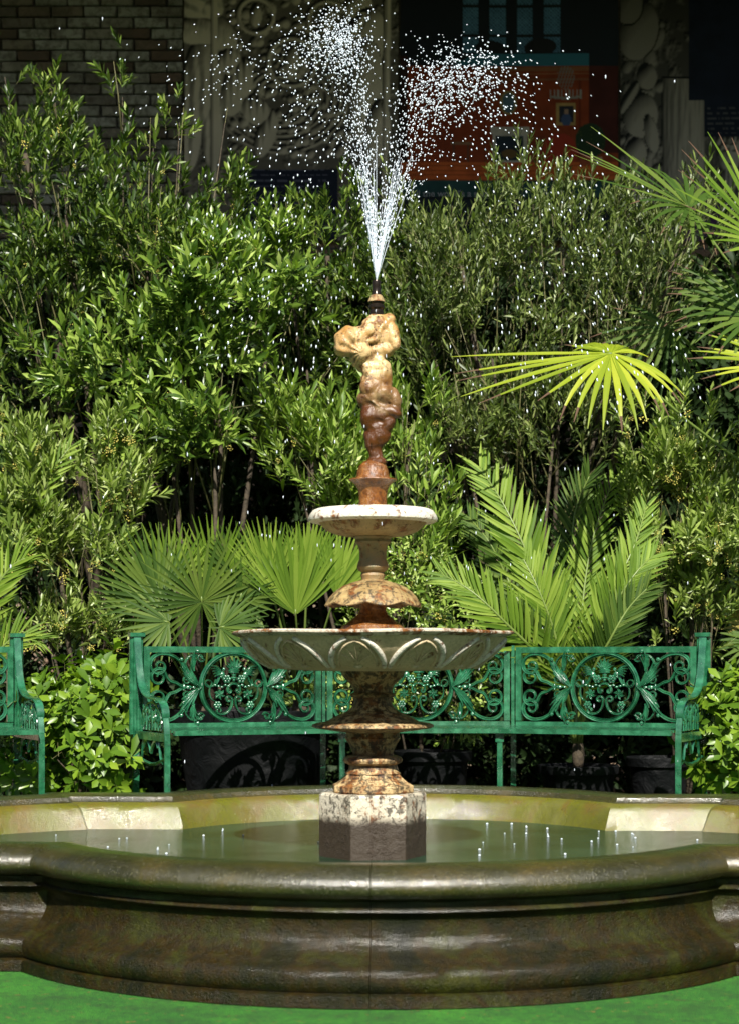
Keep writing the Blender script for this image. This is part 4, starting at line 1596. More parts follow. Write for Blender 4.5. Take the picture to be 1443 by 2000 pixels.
bench = build_bench()
bench['label'] = 'green wrought iron garden bench directly behind the fountain, all three curved panels showing'
bench['group'] = 'green curved iron garden benches'
bcx = (817 - VX) * 6.75 / F
bench.location = (bcx, 1.93, 0)
bench.rotation_euler = (0, 0, math.radians(0.0))
b2 = copy_tree(bench)
b2['label'] = 'green iron bench cut off by the left edge, only its arm and post showing'
# place the second bench so that its right-hand end stands at the left of the first
a2 = math.radians(23 + 24)
half = PW / 2 + GAP / 2
e_loc = Vector((half, 0, 0)) + Vector((math.cos(PHI), -math.sin(PHI), 0)) * (2 * half + .006)
tgt = W(36, 1300, 6.62)
e_rot = Matrix.Rotation(a2, 3, 'Z') @ e_loc
b2.location = (tgt.x - e_rot.x, tgt.y - e_rot.y, 0)
b2.rotation_euler = (0, 0, a2)

# ------------------------------------------------------------------ pots
def pot(px, D, rpx, top_py, label, h=None):
    c = W(px, top_py, D)
    R = rpx * D / F
    t = thing('plant_pot', label, 'plant pot', (c.x, c.y, 0), 'black plastic plant pots behind the bench')
    H = c.z
    pr = [(R * .72, 0.004), (R * .78, H * .3), (R * .86, H * .62), (R * .9, H * .86), (R * .92, H * .88), (R * 1.0, H * .885), (R * 1.01, H * .93), (R * 1.02, H * .99), (R * 1.0, H), (R * .95, H), (R * .93, H * .9)]
    part('pot_wall', MB().lathe(pr, 40, c=(c.x, c.y)), M['black_plastic'], t, smooth='auto')
    m = MB().lathe([(R * .93, H * .905), (R * .5, H * .94), (0.002, H * .95)], 30, c=(c.x, c.y))
    part('soil', m, M['soil'], t, smooth=True)
    return t


pot(497, 7.4, 165, 1385, 'widest black plastic pot, behind the left half of the bench')
pot(845, 7.35, 75, 1466, 'black plastic pot just right of the fountain column')
pot(1128, 7.2, 78, 1494, 'black plastic pot holding the feathery palm')
pot(1285, 7.3, 62, 1478, 'black plastic pot behind the right hand bench arm')


# ------------------------------------------------------------------ foliage
def leaf_geo(base, d, n, L, w, droop=0.15, fold=0.25, prof_=(0.0, 0.8, 1.0, 0.0), ts=(0, .3, .68, 1.0)):
    """One leaf: folded along its midrib. Returns verts, faces."""
    d = Vector(d).normalized()
    n = Vector(n)
    s = d.cross(n)
    if s.length < 1e-4:
        s = d.cross(Vector((0.3, 1, 0.2)))
    s.normalize()
    n = s.cross(d).normalized()
    V = []
    mid = []
    for t in ts:
        mid.append(Vector(base) + d * (L * t) - n * (droop * L * t * t))
    V = [mid[0]]
    for i in (1, 2):
        ww = w * prof_[i] / 2
        V += [mid[i], mid[i] + s * ww + n * (fold * ww), mid[i] - s * ww + n * (fold * ww)]
    V.append(mid[3])
    Fs = [(0, 1, 2), (0, 3, 1), (1, 4, 5, 2), (1, 3, 6, 4), (4, 7, 5), (4, 6, 7)]
    return V, Fs


def make_sprig(seed, L=0.10, nl=11, ll=0.05, lw=0.012, ang=0.7, tip=True, droop=.12, stem_r=.0012, wp=(0, .75, 1, 0), leaf_m=None, whorl=False):
    """A shoot along +Z with leaves; mesh slots: leaf, twig."""
    r = random.Random(seed)
    V, Fs, fm = [], [], []
    bend = Vector((r.uniform(-.15, .15), r.uniform(-.15, .15), 0))

    def stem(t):
        return Vector((0, 0, L * t)) + bend * (L * t * t)
    m = MB().tube([stem(0), stem(.5), stem(1)], [stem_r, stem_r * .8, stem_r * .5], 3, cap=False)
    V += [Vector(p) for p in m.v]
    Fs += m.f
    fm += [1] * len(m.f)
    for i in range(nl):
        t = (i / (nl - 1)) ** (0.8 if not whorl else .35)
        az = i * 2.4 + r.uniform(-.4, .4)
        a_ = ang * (1.25 - .75 * t) + r.uniform(-.15, .15)
        if whorl:
            a_ = ang * (0.55 + .75 * (1 - i / nl)) + r.uniform(-.12, .12)
        d = Vector((math.cos(az) * math.sin(a_), math.sin(az) * math.sin(a_), math.cos(a_)))
        nrm = Vector((0, 0, 1)) - d * d.z
        if nrm.length < .05:
            nrm = Vector((1, 0, 0))
        l = ll * r.uniform(.7, 1.1) * (1 - .25 * abs(t - .6))
        vs, fs = leaf_geo(stem(t * .96), d, nrm, l, lw * r.uniform(.8, 1.15), droop * r.uniform(0, 2), .3, wp)
        o = len(V)
        V += vs
        Fs += [tuple(q + o for q in f) for f in fs]
        fm += [0] * len(fs)
    return np.array([tuple(v) for v in V]), Fs, fm


def sprig_mesh(name, geo, leaf_m):
    me = make_mesh(name, geo[0], geo[1], [leaf_m, M['twig']], True, geo[2])
    return me


def joined_foliage(name, geos, mats4, idx, mats, parent, kind='stuff', label=None):
    """Many sprigs in one mesh (numpy)."""
    VV, FT, FQ, MT, MQ = [], [], [], [], []
    off = 0
    for g, (gv, gf, gm) in enumerate(geos):
        sel = [m for m, i in zip(mats4, idx) if i == g]
        if not sel:
            continue
        A = np.array([[list(r) for r in m] for m in sel])            # k x 4 x 4
        P = np.einsum('kij,nj->kni', A[:, :3, :3], gv) + A[:, None, :3, 3]
        k, n = P.shape[:2]
        VV.append(P.reshape(-1, 3))
        ft = np.array([f for f in gf if len(f) == 3])
        fq = np.array([f for f in gf if len(f) == 4])
        mt = np.array([m for f, m in zip(gf, gm) if len(f) == 3])
        mq = np.array([m for f, m in zip(gf, gm) if len(f) == 4])
        o = (np.arange(k) * n + off)[:, None, None]
        if len(ft):
            FT.append((ft[None] + o).reshape(-1, 3)); MT.append(np.tile(mt, k))
        if len(fq):
            FQ.append((fq[None] + o).reshape(-1, 4)); MQ.append(np.tile(mq, k))
        off += k * n
    V = np.concatenate(VV)
    L = root_loc(parent) if parent else Vector((0, 0, 0))
    V = V - np.array(L)
    FT = np.concatenate(FT) if FT else np.zeros((0, 3), int)
    FQ = np.concatenate(FQ) if FQ else np.zeros((0, 4), int)
    me = bpy.data.meshes.new(name)
    me.vertices.add(len(V))
    me.vertices.foreach_set('co', V.astype(np.float32).ravel())
    loops = np.concatenate([FT.ravel(), FQ.ravel()]).astype(np.int32)
    me.loops.add(len(loops))
    me.loops.foreach_set('vertex_index', loops)
    starts = np.concatenate([np.arange(len(FT)) * 3, len(FT) * 3 + np.arange(len(FQ)) * 4]).astype(np.int32)
    me.polygons.add(len(starts))
    me.polygons.foreach_set('loop_start', starts)
    me.polygons.foreach_set('material_index', np.concatenate([np.concatenate(MT) if MT else [], np.concatenate(MQ) if MQ else []]).astype(np.int32))
    me.polygons.foreach_set('use_smooth', np.ones(len(starts), bool))
    me.update(calc_edges=True)
    for m in mats:
        me.materials.append(m)
    o = link_mesh(name, me, parent)
    if kind:
        o['kind'] = kind
    if label:
        o['label'] = label
    return o


SPECIES = {}


def species(name, leaf_m, variants, **kw):
    geos = [make_sprig(100 * len(SPECIES) + k, **{kk: (vv * random.Random(k).uniform(.9, 1.1) if isinstance(vv, float) else vv) for kk, vv in kw.items()}) for k in range(variants)]
    SPECIES[name] = (geos, [sprig_mesh('sprig', g, leaf_m) for g in geos], leaf_m)


species('bay', M['leaf_bay'], 5, L=.085, nl=11, ll=.082, lw=.0165, ang=.60)
M['leaf_shade'] = leaf_mat('leaf_shade', [(0.0, (0.006, 0.018, 0.003)), (0.4, (0.034, 0.068, 0.008)), (0.72, (0.10, 0.16, 0.02)), (0.92, (0.22, 0.29, 0.05)), (1.0, (0.3, 0.36, 0.11))], transl=.15)  # bay leaf colours darkened to paint in the dim light on the rear shrubs
species('bay_shaded', M['leaf_shade'], 5, L=.085, nl=11, ll=.074, lw=.0145, ang=.60)
species('olive', M['leaf_olive'], 5, L=.15, nl=13, ll=.060, lw=.0095, ang=.60, droop=.06)
species('bright', M['leaf_bright'], 5, L=.120, nl=13, ll=.080, lw=.0145, ang=.60)
M['leaf_pale'] = leaf_mat('leaf_pale', [(0.0, (0.05, 0.09, 0.014)), (0.35, (0.14, 0.2, 0.035)), (0.7, (0.28, 0.35, 0.08)), (1.0, (0.5, 0.55, 0.26))], transl=.2)
species('pale', M['leaf_pale'], 5, L=.12, nl=14, ll=.066, lw=.0125, ang=.62)
species('pitto', M['leaf_pitto'], 4, L=.05, nl=10, ll=.068, lw=.026, ang=1.25, whorl=True, wp=(0, .55, 1.0, .5), droop=.1)
species('dark', M['leaf_dark'], 3, L=.16, nl=12, ll=.075, lw=.02, ang=.9)
species('fine', M['leaf_bright'], 4, L=.10, nl=10, ll=.040, lw=.012, ang=.95)

BL = MB()
for k in range(12):
    r_ = random.Random(k)
    BL.blob((r_.uniform(-.011, .011), r_.uniform(-.011, .011), r_.uniform(-.002, .022)), r_.uniform(.0016, .0028), 4, 3)
BLG = (np.array(BL.v), BL.f, [0] * len(BL.f))


def blob_world(px, py, rx, ry, D, rd):
    c = W(px, py, D)
    return c, Vector((rx * D / F, rd, ry * D / F))


def shrub(name, label, cat, blobs, sp, n, nparts, seed, base=None, trunk=.02, up=.8, out=.7, size=1.0, blossom=0, group=None, toward=0.25, branches=3):
    r = random.Random(seed)
    geos, meshes, lm = SPECIES[sp]
    W_ = []
    for b in blobs:
        c, R = blob_world(*b[:6])
        wgt = b[6] if len(b) > 6 else 1.0
        W_.append((c, R, (R.x * R.z) * wgt))
    tot = sum(w for _, _, w in W_)
    c0 = W_[0][0]
    nclump = max(8, n // 9)
    bx = base if base else (c0.x, c0.y)
    t = thing(name, label, cat, (bx[0], bx[1], 0), group)
    mats, cs = [], []
    for (c, R, w) in W_:
        k = max(1, int(n * w / tot))
        for _ in range(k):
            while True:
                u = Vector((r.gauss(0, 1), r.gauss(0, 1), r.gauss(0, 1)))
                if u.length > .1:
                    break
            u.normalize()
            rad = r.random() ** 0.42
            lump = 1 + .22 * mnoise.noise(Vector((u.x * 2.3 + seed, u.y * 2.3, u.z * 2.3))) + .12 * mnoise.noise(u * 6)
            p = c + Vector((u.x * R.x, u.y * R.y, u.z * R.z)) * rad * lump
            if p.z < .05:
                continue
            if sp != 'dark' and mnoise.noise(p * 4.6 + Vector((seed, 0, 0))) < .05 and r.random() < .95:
                continue
            d = u * out + Vector((0, 0, up)) + Vector((0, -toward, 0)) + Vector((r.gauss(0, .33), r.gauss(0, .33), r.gauss(0, .3)))
            d.normalize()
            q = d.to_track_quat('Z', 'Y').to_matrix().to_4x4()
            s = size * r.uniform(.72, 1.2)
            m = Matrix.Translation(p) @ q @ Matrix.Rotation(r.uniform(0, 2 * PI), 4, 'Z') @ Matrix.Diagonal((s, s, s, 1))
            mats.append((p.y - R.y * 0, m))
    # nearest, in view first as parts of their own
    def inview(m):
        p = m.translation
        D = p.y + DC
        x = VX + p.x * F / D
        y = VY - (p.z - EYE) * F / D
        return -10 < x < 1453 and -10 < y < 1640
    vis = [m for m in mats if inview(m[1])]
    hid = [m for m in mats if not inview(m[1])]
    vis.sort(key=lambda a_: a_[0])
    ind = vis[:nparts]
    rest = vis[nparts:] + hid
    T = Matrix.Translation(-Vector(t.location))
    for _, m in ind:
        link_mesh('sprig', r.choice(meshes), t, T @ m)
    if rest:
        idx = [r.randrange(len(geos)) for _ in rest]
        joined_foliage('foliage', geos, [m for _, m in rest], idx, [lm, M['twig']], t)
    # trunk and limbs
    tm = MB()
    b0 = Vector((bx[0], bx[1], 0))
    limbs = MB()
    twigs = MB()
    for bi, (c, R, w) in enumerate(W_):
        mid = b0.lerp(c, .5) + Vector((r.uniform(-.05, .05), r.uniform(-.05, .05), .05))
        tgt_ = limbs if bi else tm
        f_ = 1.0 if bi == 0 else (.5 if w > .02 else .16)
        tgt_.tube([b0 + Vector((r.uniform(-.02, .02), r.uniform(-.02, .02), 0)), mid, c], [trunk * f_, trunk * .7 * f_, trunk * .35 * f_], 7)
        for k in range(branches * 2 if w > .02 else 1):
            u = Vector((r.gauss(0, 1), r.gauss(0, .8), abs(r.gauss(0, 1)) * .9 - .1)).normalized()
            e = c + Vector((u.x * R.x, u.y * R.y, u.z * R.z)) * r.uniform(.6, .9)
            s0 = mid.lerp(c, r.uniform(.1, 1))
            mm = s0.lerp(e, .5) + Vector((0, 0, .03 + r.uniform(-.02, .04)))
            twigs.tube([s0, mm, e], [trunk * .13, trunk * .09, .001], 5)
    part('trunk', tm, M['bark'], t, smooth=True)
    if limbs.v:
        part('limbs', limbs, M['bark'], t, smooth=True)
    part('branches', twigs, M['twig'], t, smooth=True, kind='stuff')
    if blossom:
        bms = []
        for _ in range(blossom):
            _, m = r.choice(vis[:max(10, len(vis) * 2 // 3)])
            p = m.translation + Vector((r.gauss(0, .012), -.012, r.gauss(0, .01)))
            s = r.uniform(.8, 1.7)
            bms.append(Matrix.Translation(p) @ Matrix.Rotation(r.uniform(0, 6), 4, 'Y') @ Matrix.Diagonal((s, s, s, 1)))
        joined_foliage('blossom', [BLG], bms, [0] * len(bms), [M['blossom']], t)
    return t


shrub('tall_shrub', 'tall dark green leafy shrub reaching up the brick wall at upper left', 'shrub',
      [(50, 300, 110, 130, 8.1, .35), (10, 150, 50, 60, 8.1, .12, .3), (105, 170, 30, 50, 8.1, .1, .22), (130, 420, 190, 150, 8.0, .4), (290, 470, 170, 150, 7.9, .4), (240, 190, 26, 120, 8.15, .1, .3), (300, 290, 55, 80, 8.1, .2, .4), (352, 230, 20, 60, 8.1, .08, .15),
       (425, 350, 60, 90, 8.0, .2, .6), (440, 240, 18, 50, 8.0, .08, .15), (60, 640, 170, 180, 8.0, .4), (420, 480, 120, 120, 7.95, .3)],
      'bay_shaded', 2100, 290, 11, size=.88, base=(-1.1, 3.6), trunk=.035, blossom=30, up=1.05)
shrub('spreading_shrub', 'leafy shrub with sunlit pale sprays hanging over the dark hollow', 'shrub',
      [(250, 700, 190, 130, 7.6, .3), (430, 620, 150, 160, 7.6, .3), (360, 560, 110, 90, 7.45, .2), (420, 820, 110, 120, 7.45, .22), (330, 860, 120, 70, 7.5, .2, .8), (540, 560, 80, 120, 7.8, .25)],
      'bay', 1400, 290, 12, base=(-.72, 3.0), trunk=.035, blossom=30, up=.75, toward=.6)
shrub('fine_leaved_shrub', 'fine narrow leaved olive green shrub below the red room banner', 'shrub',
      [(900, 520, 190, 150, 8.1, .35), (1100, 500, 190, 140, 8.1, .35), (1260, 560, 120, 140, 8.1, .3), (1040, 400, 70, 90, 8.2, .2, .5), (960, 700, 180, 150, 8.0, .3), (1200, 640, 130, 130, 8.0, .3), (1330, 460, 120, 90, 8.2, .25), (830, 620, 90, 180, 8.1, .3), (1080, 850, 200, 100, 8.0, .25, 1.2), (900, 820, 110, 110, 8.0, .25, 1.2)],
      'olive', 2700, 290, 13, base=(.75, 3.5), trunk=.03, up=1.0, out=.55, branches=6)
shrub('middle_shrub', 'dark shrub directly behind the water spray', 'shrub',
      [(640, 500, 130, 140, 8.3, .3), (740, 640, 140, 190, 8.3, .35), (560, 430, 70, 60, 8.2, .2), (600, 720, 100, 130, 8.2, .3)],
      'bay_shaded', 1250, 240, 14, size=.85, base=(-.15, 3.7), trunk=.03, up=.95)
shrub('slender_shrub', 'bright green upright shrub immediately behind the statue and small bowl', 'shrub',
      [(800, 850, 80, 110, 7.7, .2), (620, 900, 120, 100, 7.7, .25), (840, 960, 70, 90, 7.6, .2), (560, 830, 80, 80, 7.8, .2), (800, 1080, 90, 80, 7.6, .2, .8), (700, 1000, 90, 70, 7.8, .2)],
      'bright', 900, 280, 15, base=(.05, 2.9), trunk=.022, up=1.15, out=.45, blossom=30)
shrub('young_tree', 'leggy sunlit shrub with yellow blossom between the two benches', 'shrub',
      [(100, 960, 120, 120, 7.35, .25), (220, 930, 75, 100, 7.3, .2), (60, 1080, 90, 90, 7.3, .2), (160, 1090, 110, 90, 7.3, .22), (210, 1210, 80, 70, 7.25, .2, .6), (90, 1230, 90, 60, 7.3, .2, .6), (40, 860, 60, 60, 7.4, .2)],
      'pale', 1250, 290, 16, base=(-1.18, 2.45), trunk=.016, up=1.1, out=.5, blossom=190, branches=5)
shrub('young_tree', 'pale olive shrub with yellow blossom behind the right end of the bench', 'shrub',
      [(1340, 900, 110, 100, 7.3, .22), (1290, 1010, 70, 90, 7.3, .2), (1400, 1030, 80, 110, 7.3, .22), (1300, 1130, 80, 80, 7.3, .2, .7), (1390, 1170, 90, 90, 7.35, .2, .7), (1330, 1230, 80, 60, 7.35, .2, .5), (1250, 850, 50, 50, 7.4, .15)],
      'pale', 1250, 280, 17, base=(1.28, 2.5), trunk=.016, up=1.0, out=.55, blossom=170, branches=5)
shrub('glossy_bush', 'round bush of glossy whorled leaves between the two benches', 'shrub',
      [(165, 1400, 115, 105, 6.75, .2), (110, 1480, 100, 75, 6.7, .2), (215, 1490, 75, 60, 6.6, .17), (200, 1340, 80, 60, 6.8, .16)],
      'pitto', 640, 290, 18, base=(-1.08, 1.95), trunk=.012, up=.45, out=.9, toward=.5, branches=2)
shrub('glossy_bush', 'glossy whorled leaf bush beside the right hand bench arm at the frame edge', 'shrub',
      [(1425, 1420, 80, 90, 6.55, .18), (1440, 1480, 85, 62, 6.5, .18), (1480, 1380, 70, 70, 6.6, .18)],
      'pitto', 400, 240, 19, base=(1.35, 1.75), trunk=.012, up=.45, out=.9, toward=.5, branches=2)
shrub('low_shrub', 'small leaved low shrub behind the middle of the bench', 'shrub',
      [(820, 1130, 90, 70, 7.5, .2), (900, 1220, 110, 80, 7.4, .2), (760, 1220, 90, 70, 7.4, .2), (700, 1350, 130, 60, 7.5, .15), (900, 1370, 100, 70, 7.5, .15)],
      'fine', 900, 240, 20, base=(.2, 2.7), trunk=.012, up=.6, out=.8, blossom=60)
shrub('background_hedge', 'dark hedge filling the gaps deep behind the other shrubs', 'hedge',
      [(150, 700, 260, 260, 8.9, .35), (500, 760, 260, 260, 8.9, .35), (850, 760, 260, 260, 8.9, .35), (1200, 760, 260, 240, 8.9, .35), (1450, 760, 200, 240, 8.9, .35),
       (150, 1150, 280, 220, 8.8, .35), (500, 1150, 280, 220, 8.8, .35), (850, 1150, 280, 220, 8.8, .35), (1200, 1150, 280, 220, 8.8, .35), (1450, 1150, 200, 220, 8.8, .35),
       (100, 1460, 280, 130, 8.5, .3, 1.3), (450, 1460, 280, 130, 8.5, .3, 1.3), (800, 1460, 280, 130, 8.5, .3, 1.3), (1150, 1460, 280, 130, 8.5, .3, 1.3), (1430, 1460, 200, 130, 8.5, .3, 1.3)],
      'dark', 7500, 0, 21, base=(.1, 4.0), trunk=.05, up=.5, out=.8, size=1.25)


# ------------------------------------------------------------------ palms
def blade_geo(base, d, n, L, w, droop, segs=6, fold=.35, tipw=.12):
    """A long folded palm segment from base along d, bending down under its weight."""
    d = Vector(d).normalized()
    n = Vector(n)
    s = d.cross(n).normalized()
    p = Vector(base)
    V, Fs = [], []
    dirv = d.copy()
    st = L / segs
    for i in range(segs + 1):
        t = i / segs
        ww = w / 2 * (0.35 + .65 * min(1, t * 3.2)) * (1 if t < .55 else (1 - (t - .55) / .45) * (1 - tipw) + tipw)
        nn = s.cross(dirv).normalized()
        V += [p.copy(), p + s * ww + nn * (fold * ww), p - s * ww + nn * (fold * ww)]
        dirv = (dirv + Vector((0, 0, -1)) * (droop * (t ** 1.3) * 2.0 / segs)).normalized()
        p = p + dirv * st
    for i in range(segs):
        a_ = i * 3
        Fs += [(a_, a_ + 3, a_ + 4, a_ + 1), (a_, a_ + 2, a_ + 5, a_ + 3)]
    return V, Fs


def fan_frond(palm, base, hub, cdir, nrm, spread, n, L, w, droop, mat, seed, lfun=None, prad=.006, tips=True, sag=.04, dfun=None):
    r = random.Random(seed)
    base, hub, cdir, nrm = Vector(base), Vector(hub), Vector(cdir).normalized(), Vector(nrm).normalized()
    mid = base.lerp(hub, .55) + Vector((0, 0, sag))
    m = MB().tube([base, mid, hub, hub + cdir * .02], [prad * 1.3, prad, prad * .8, prad * .5], 6)
    fr = part('frond', m, M['petiole'], palm, smooth=True)
    for i in range(n):
        u = (i / (n - 1) - .5)
        a_ = u * spread + r.uniform(-.02, .02)
        d = Matrix.Rotation(a_, 3, nrm) @ cdir
        d = (d + nrm * r.uniform(-.05, .05)).normalized()
        l = L * (lfun(u) if lfun else (1 - .25 * abs(2 * u) ** 2)) * r.uniform(.92, 1.05)
        V, Fs = blade_geo(hub + d * .006, d, nrm, l, w * r.uniform(.85, 1.1), (dfun(u) if dfun else 1) * droop * r.uniform(.6, 1.4))
        mb = MB().add(V, Fs)
        Lr = root_loc(fr)
        k = len(V)
        fm = [0] * len(Fs)
        if tips and r.random() < .6:
            fm[-1] = fm[-2] = 1
        me = make_mesh('leaflet', [tuple(v - Lr) for v in V], Fs, [mat, M['tip']], True, fm)
        link_mesh('leaflet', me, fr)
    return fr


# windmill-type fan palm at the right
wp_ = thing('fan_palm', 'tall fan palm leaning in from the right with a yellow lit drooping frond', 'palm', (1.78, 2.6, 0))
crown = Vector((1.66, 2.45, 1.95))
part('trunk', MB().tube([(1.78, 2.6, 0), (1.76, 2.58, 1.0), (1.68, 2.47, 1.9)], [.075, .07, .06], 12), M['bark'], wp_, smooth=True)
hub = W(1192, 690, 6.9)
fan_frond(wp_, crown - Vector((0, 0, .55)), hub, (-1, .05, -.04), (.04, -.62, .78), math.radians(320), 34, .44, .024, 1.0, M['palm_yellow'], 1,
          lfun=lambda u: (1.40 if -.03 < u < .13 else (.42 if u < 0 else (1.0 if u < .34 else .8))), sag=-.02,
          dfun=lambda u: (.06 if -.08 < u < .14 else 1.0))
hub = W(1345, 405, 7.2)
fan_frond(wp_, crown, hub, (-.85, -.05, .45), (.3, -.6, .75), math.radians(230), 24, .42, .021, .5, M['palm_fan'], 2,
          lfun=lambda u: (1.25 if abs(u) < .12 else .85), dfun=lambda u: (.2 if abs(u) < .16 else 1.7))
hub = W(1500, 480, 7.1)
fan_frond(wp_, crown, hub, (-.6, -.2, .7), (.2, -.8, .5), math.radians(170), 20, .50, .022, .15, M['palm_date'], 3)
hub = W(1470, 620, 7.1)
fan_frond(wp_, crown, hub, (-.95, -.2, .25), (.1, -.8, .55), math.radians(180), 18, .38, .019, .5, M['palm_fan'], 4)
hub = W(1540, 715, 6.9)
fan_frond(wp_, crown - Vector((0, 0, .3)), hub, (-1, -.15, .02), (.0, -.7, .7), math.radians(120), 14, .40, .021, .2, M['palm_yellow'], 5)
hub = W(1430, 560, 7.4)
fan_frond(wp_, crown, hub, (-.5, 0, -.85), (-.2, -.9, .1), math.radians(170), 14, .34, .020, .4, M['palm_fan'], 6)
hub = W(1310, 640, 7.5)
fan_frond(wp_, crown, hub, (-.6, 0, -.7), (.1, -.9, .3), math.radians(190), 16, .36, .018, .4, M['palm_fan'], 7)


def px_fan(palm, base, hx, hy, D, ang, spread, n, Lpx, wpx, mat, seed, droop=.05, lean=-.25, prad=.005, lfun=None, face=-.9):
    a_ = math.radians(ang)
    hub_ = W(hx, hy, D)
    d = Vector((math.cos(a_), lean, math.sin(a_)))
    # a normal perpendicular to the fan's middle, facing the viewer and the sky
    nn = Vector((0, face, .45))
    d.normalize()
    nn = (nn - d * nn.dot(d)).normalized()
    return fan_frond(palm, base, hub_, d, nn, math.radians(spread), n, Lpx * D / F, wpx * D / F, droop, mat, seed, prad=prad, lfun=lfun, tips=False, sag=.01)


bA = W(395, 1395, 7.4)
pA = thing('dwarf_fan_palm', 'left dwarf fan palm clump of star shaped fronds behind the bench back', 'palm', (bA.x, bA.y, bA.z - .03), 'dwarf fan palms behind the bench')
part('trunk', MB().tube([(bA.x, bA.y, bA.z - .03), (bA.x, bA.y, bA.z + .06)], [.05, .035], 8), M['bark'], pA, smooth=True)
for k, (hx, hy, D, an, spd, n_, L_, dr) in enumerate([
        (395, 1175, 6.95, 92, 320, 30, 155, .05), (310, 1170, 7.1, 125, 150, 20, 165, .05), (335, 1150, 7.2, 105, 120, 18, 150, .03), (420, 1140, 7.25, 80, 130, 20, 150, .03),
        (470, 1168, 6.95, 75, 280, 20, 85, .05), (330, 1215, 6.95, 165, 200, 18, 120, .1), (430, 1225, 6.9, 10, 200, 18, 110, .15), (280, 1195, 7.2, 140, 100, 14, 120, .05)]):
    px_fan(pA, bA + Vector((0, 0, .02)), hx, hy, D, an, spd, int(n_ * 1.25), L_ * .93, 7.5, M['palm_fan'] if k not in (2, 3) else M['palm_date'], 30 + k, droop=dr)
bB = W(590, 1395, 7.4)
pB = thing('dwarf_fan_palm', 'right dwarf fan palm with tall upright fronds beside the fountain column', 'palm', (bB.x, bB.y, bB.z - .03), 'dwarf fan palms behind the bench')
part('trunk', MB().tube([(bB.x, bB.y, bB.z - .03), (bB.x, bB.y, bB.z + .06)], [.05, .035], 8), M['bark'], pB, smooth=True)
for k, (hx, hy, D, an, spd, n_, L_, dr) in enumerate([
        (578, 1200, 6.95, 92, 105, 22, 185, .02), (530, 1150, 7.15, 98, 80, 18, 150, .02), (600, 1130, 7.2, 82, 90, 20, 125, .02), (655, 1160, 7.1, 62, 110, 20, 150, .03),
        (470, 1130, 7.25, 105, 80, 14, 120, .03), (545, 1170, 7.05, 150, 120, 16, 110, .05), (520, 1235, 6.95, 175, 120, 14, 120, .15)]):
    px_fan(pB, bB + Vector((0, 0, .02)), hx, hy, D, an, spd, int(n_ * 1.25), L_ * .93, 8.5, M['palm_date'] if k in (0, 1, 2, 3) else M['palm_fan'], 50 + k, droop=dr)

# unit leaflet for feather palms
UL = []
for k in range(4):
    V, Fs = blade_geo((0, 0, 0), (1, 0, 0), (0, 0, 1), 1.0, .088, .10 + .05 * k, segs=5, fold=.45, tipw=.03)
    UL.append((V, Fs))


def unit_meshes(mat):
    return [make_mesh('leaflet', V, Fs, mat, True) for V, Fs in UL]


ULM = {k: unit_meshes(M[k]) for k in ('palm_date', 'palm_fan', 'palm_dry')}


def feather_frond(palm, pts, Lpx, mat, seed, n=26, side_bias=0.0, start=.2, vang=.85):
    """pts = [(px, py, D), ...] along the rachis."""
    r = random.Random(seed)
    P = [W(*q) for q in pts]
    # smooth path
    path = []
    k = len(P)
    for i in range(k - 1):
        p0, p1, p2, p3 = P[max(i - 1, 0)], P[i], P[i + 1], P[min(i + 2, k - 1)]
        for j in range(6):
            t = j / 6
            path.append(.5 * ((2 * p1) + (p2 - p0) * t + (2 * p0 - 5 * p1 + 4 * p2 - p3) * t * t + (3 * p1 - p0 - 3 * p2 + p3) * t ** 3))
    path.append(P[-1])
    N = len(path)
    m = MB().tube(path, [.007 * (1 - .8 * i / (N - 1)) + .001 for i in range(N)], 6)
    fr = part('frond', m, M['petiole'], palm, smooth=True)
    D0 = pts[0][2]
    Lw = Lpx * D0 / F
    Lr = root_loc(fr)
    for i in range(n):
        t = start + (1 - start) * (i + .5) / n
        f = t * (N - 1)
        j = min(int(f), N - 2)
        p = path[j].lerp(path[j + 1], f - j)
        tan = (path[j + 1] - path[j]).normalized()
        nrm = Vector((0, -1, .35))
        nrm = (nrm - tan * nrm.dot(tan)).normalized()
        sd = tan.cross(nrm)
        for s in (-1, 1):
            a_ = vang * (1 - .45 * t) + r.uniform(-.10, .10)
            d = (tan * math.cos(a_) + sd * (s * math.sin(a_)) + nrm * r.uniform(-.05, .3)).normalized()
            l = Lw * (.55 + .45 * math.sin(PI * min(1, .15 + t * .9))) * r.uniform(.88, 1.08)
            y = nrm.cross(d).normalized()
            z = d.cross(y).normalized()
            R3 = Matrix((d, y, z)).transposed().to_4x4()
            M4 = Matrix.Translation(p - Lr) @ R3 @ Matrix.Diagonal((l, l, l, 1))
            link_mesh('leaflet', r.choice(ULM[mat]), fr, M4)
    return fr


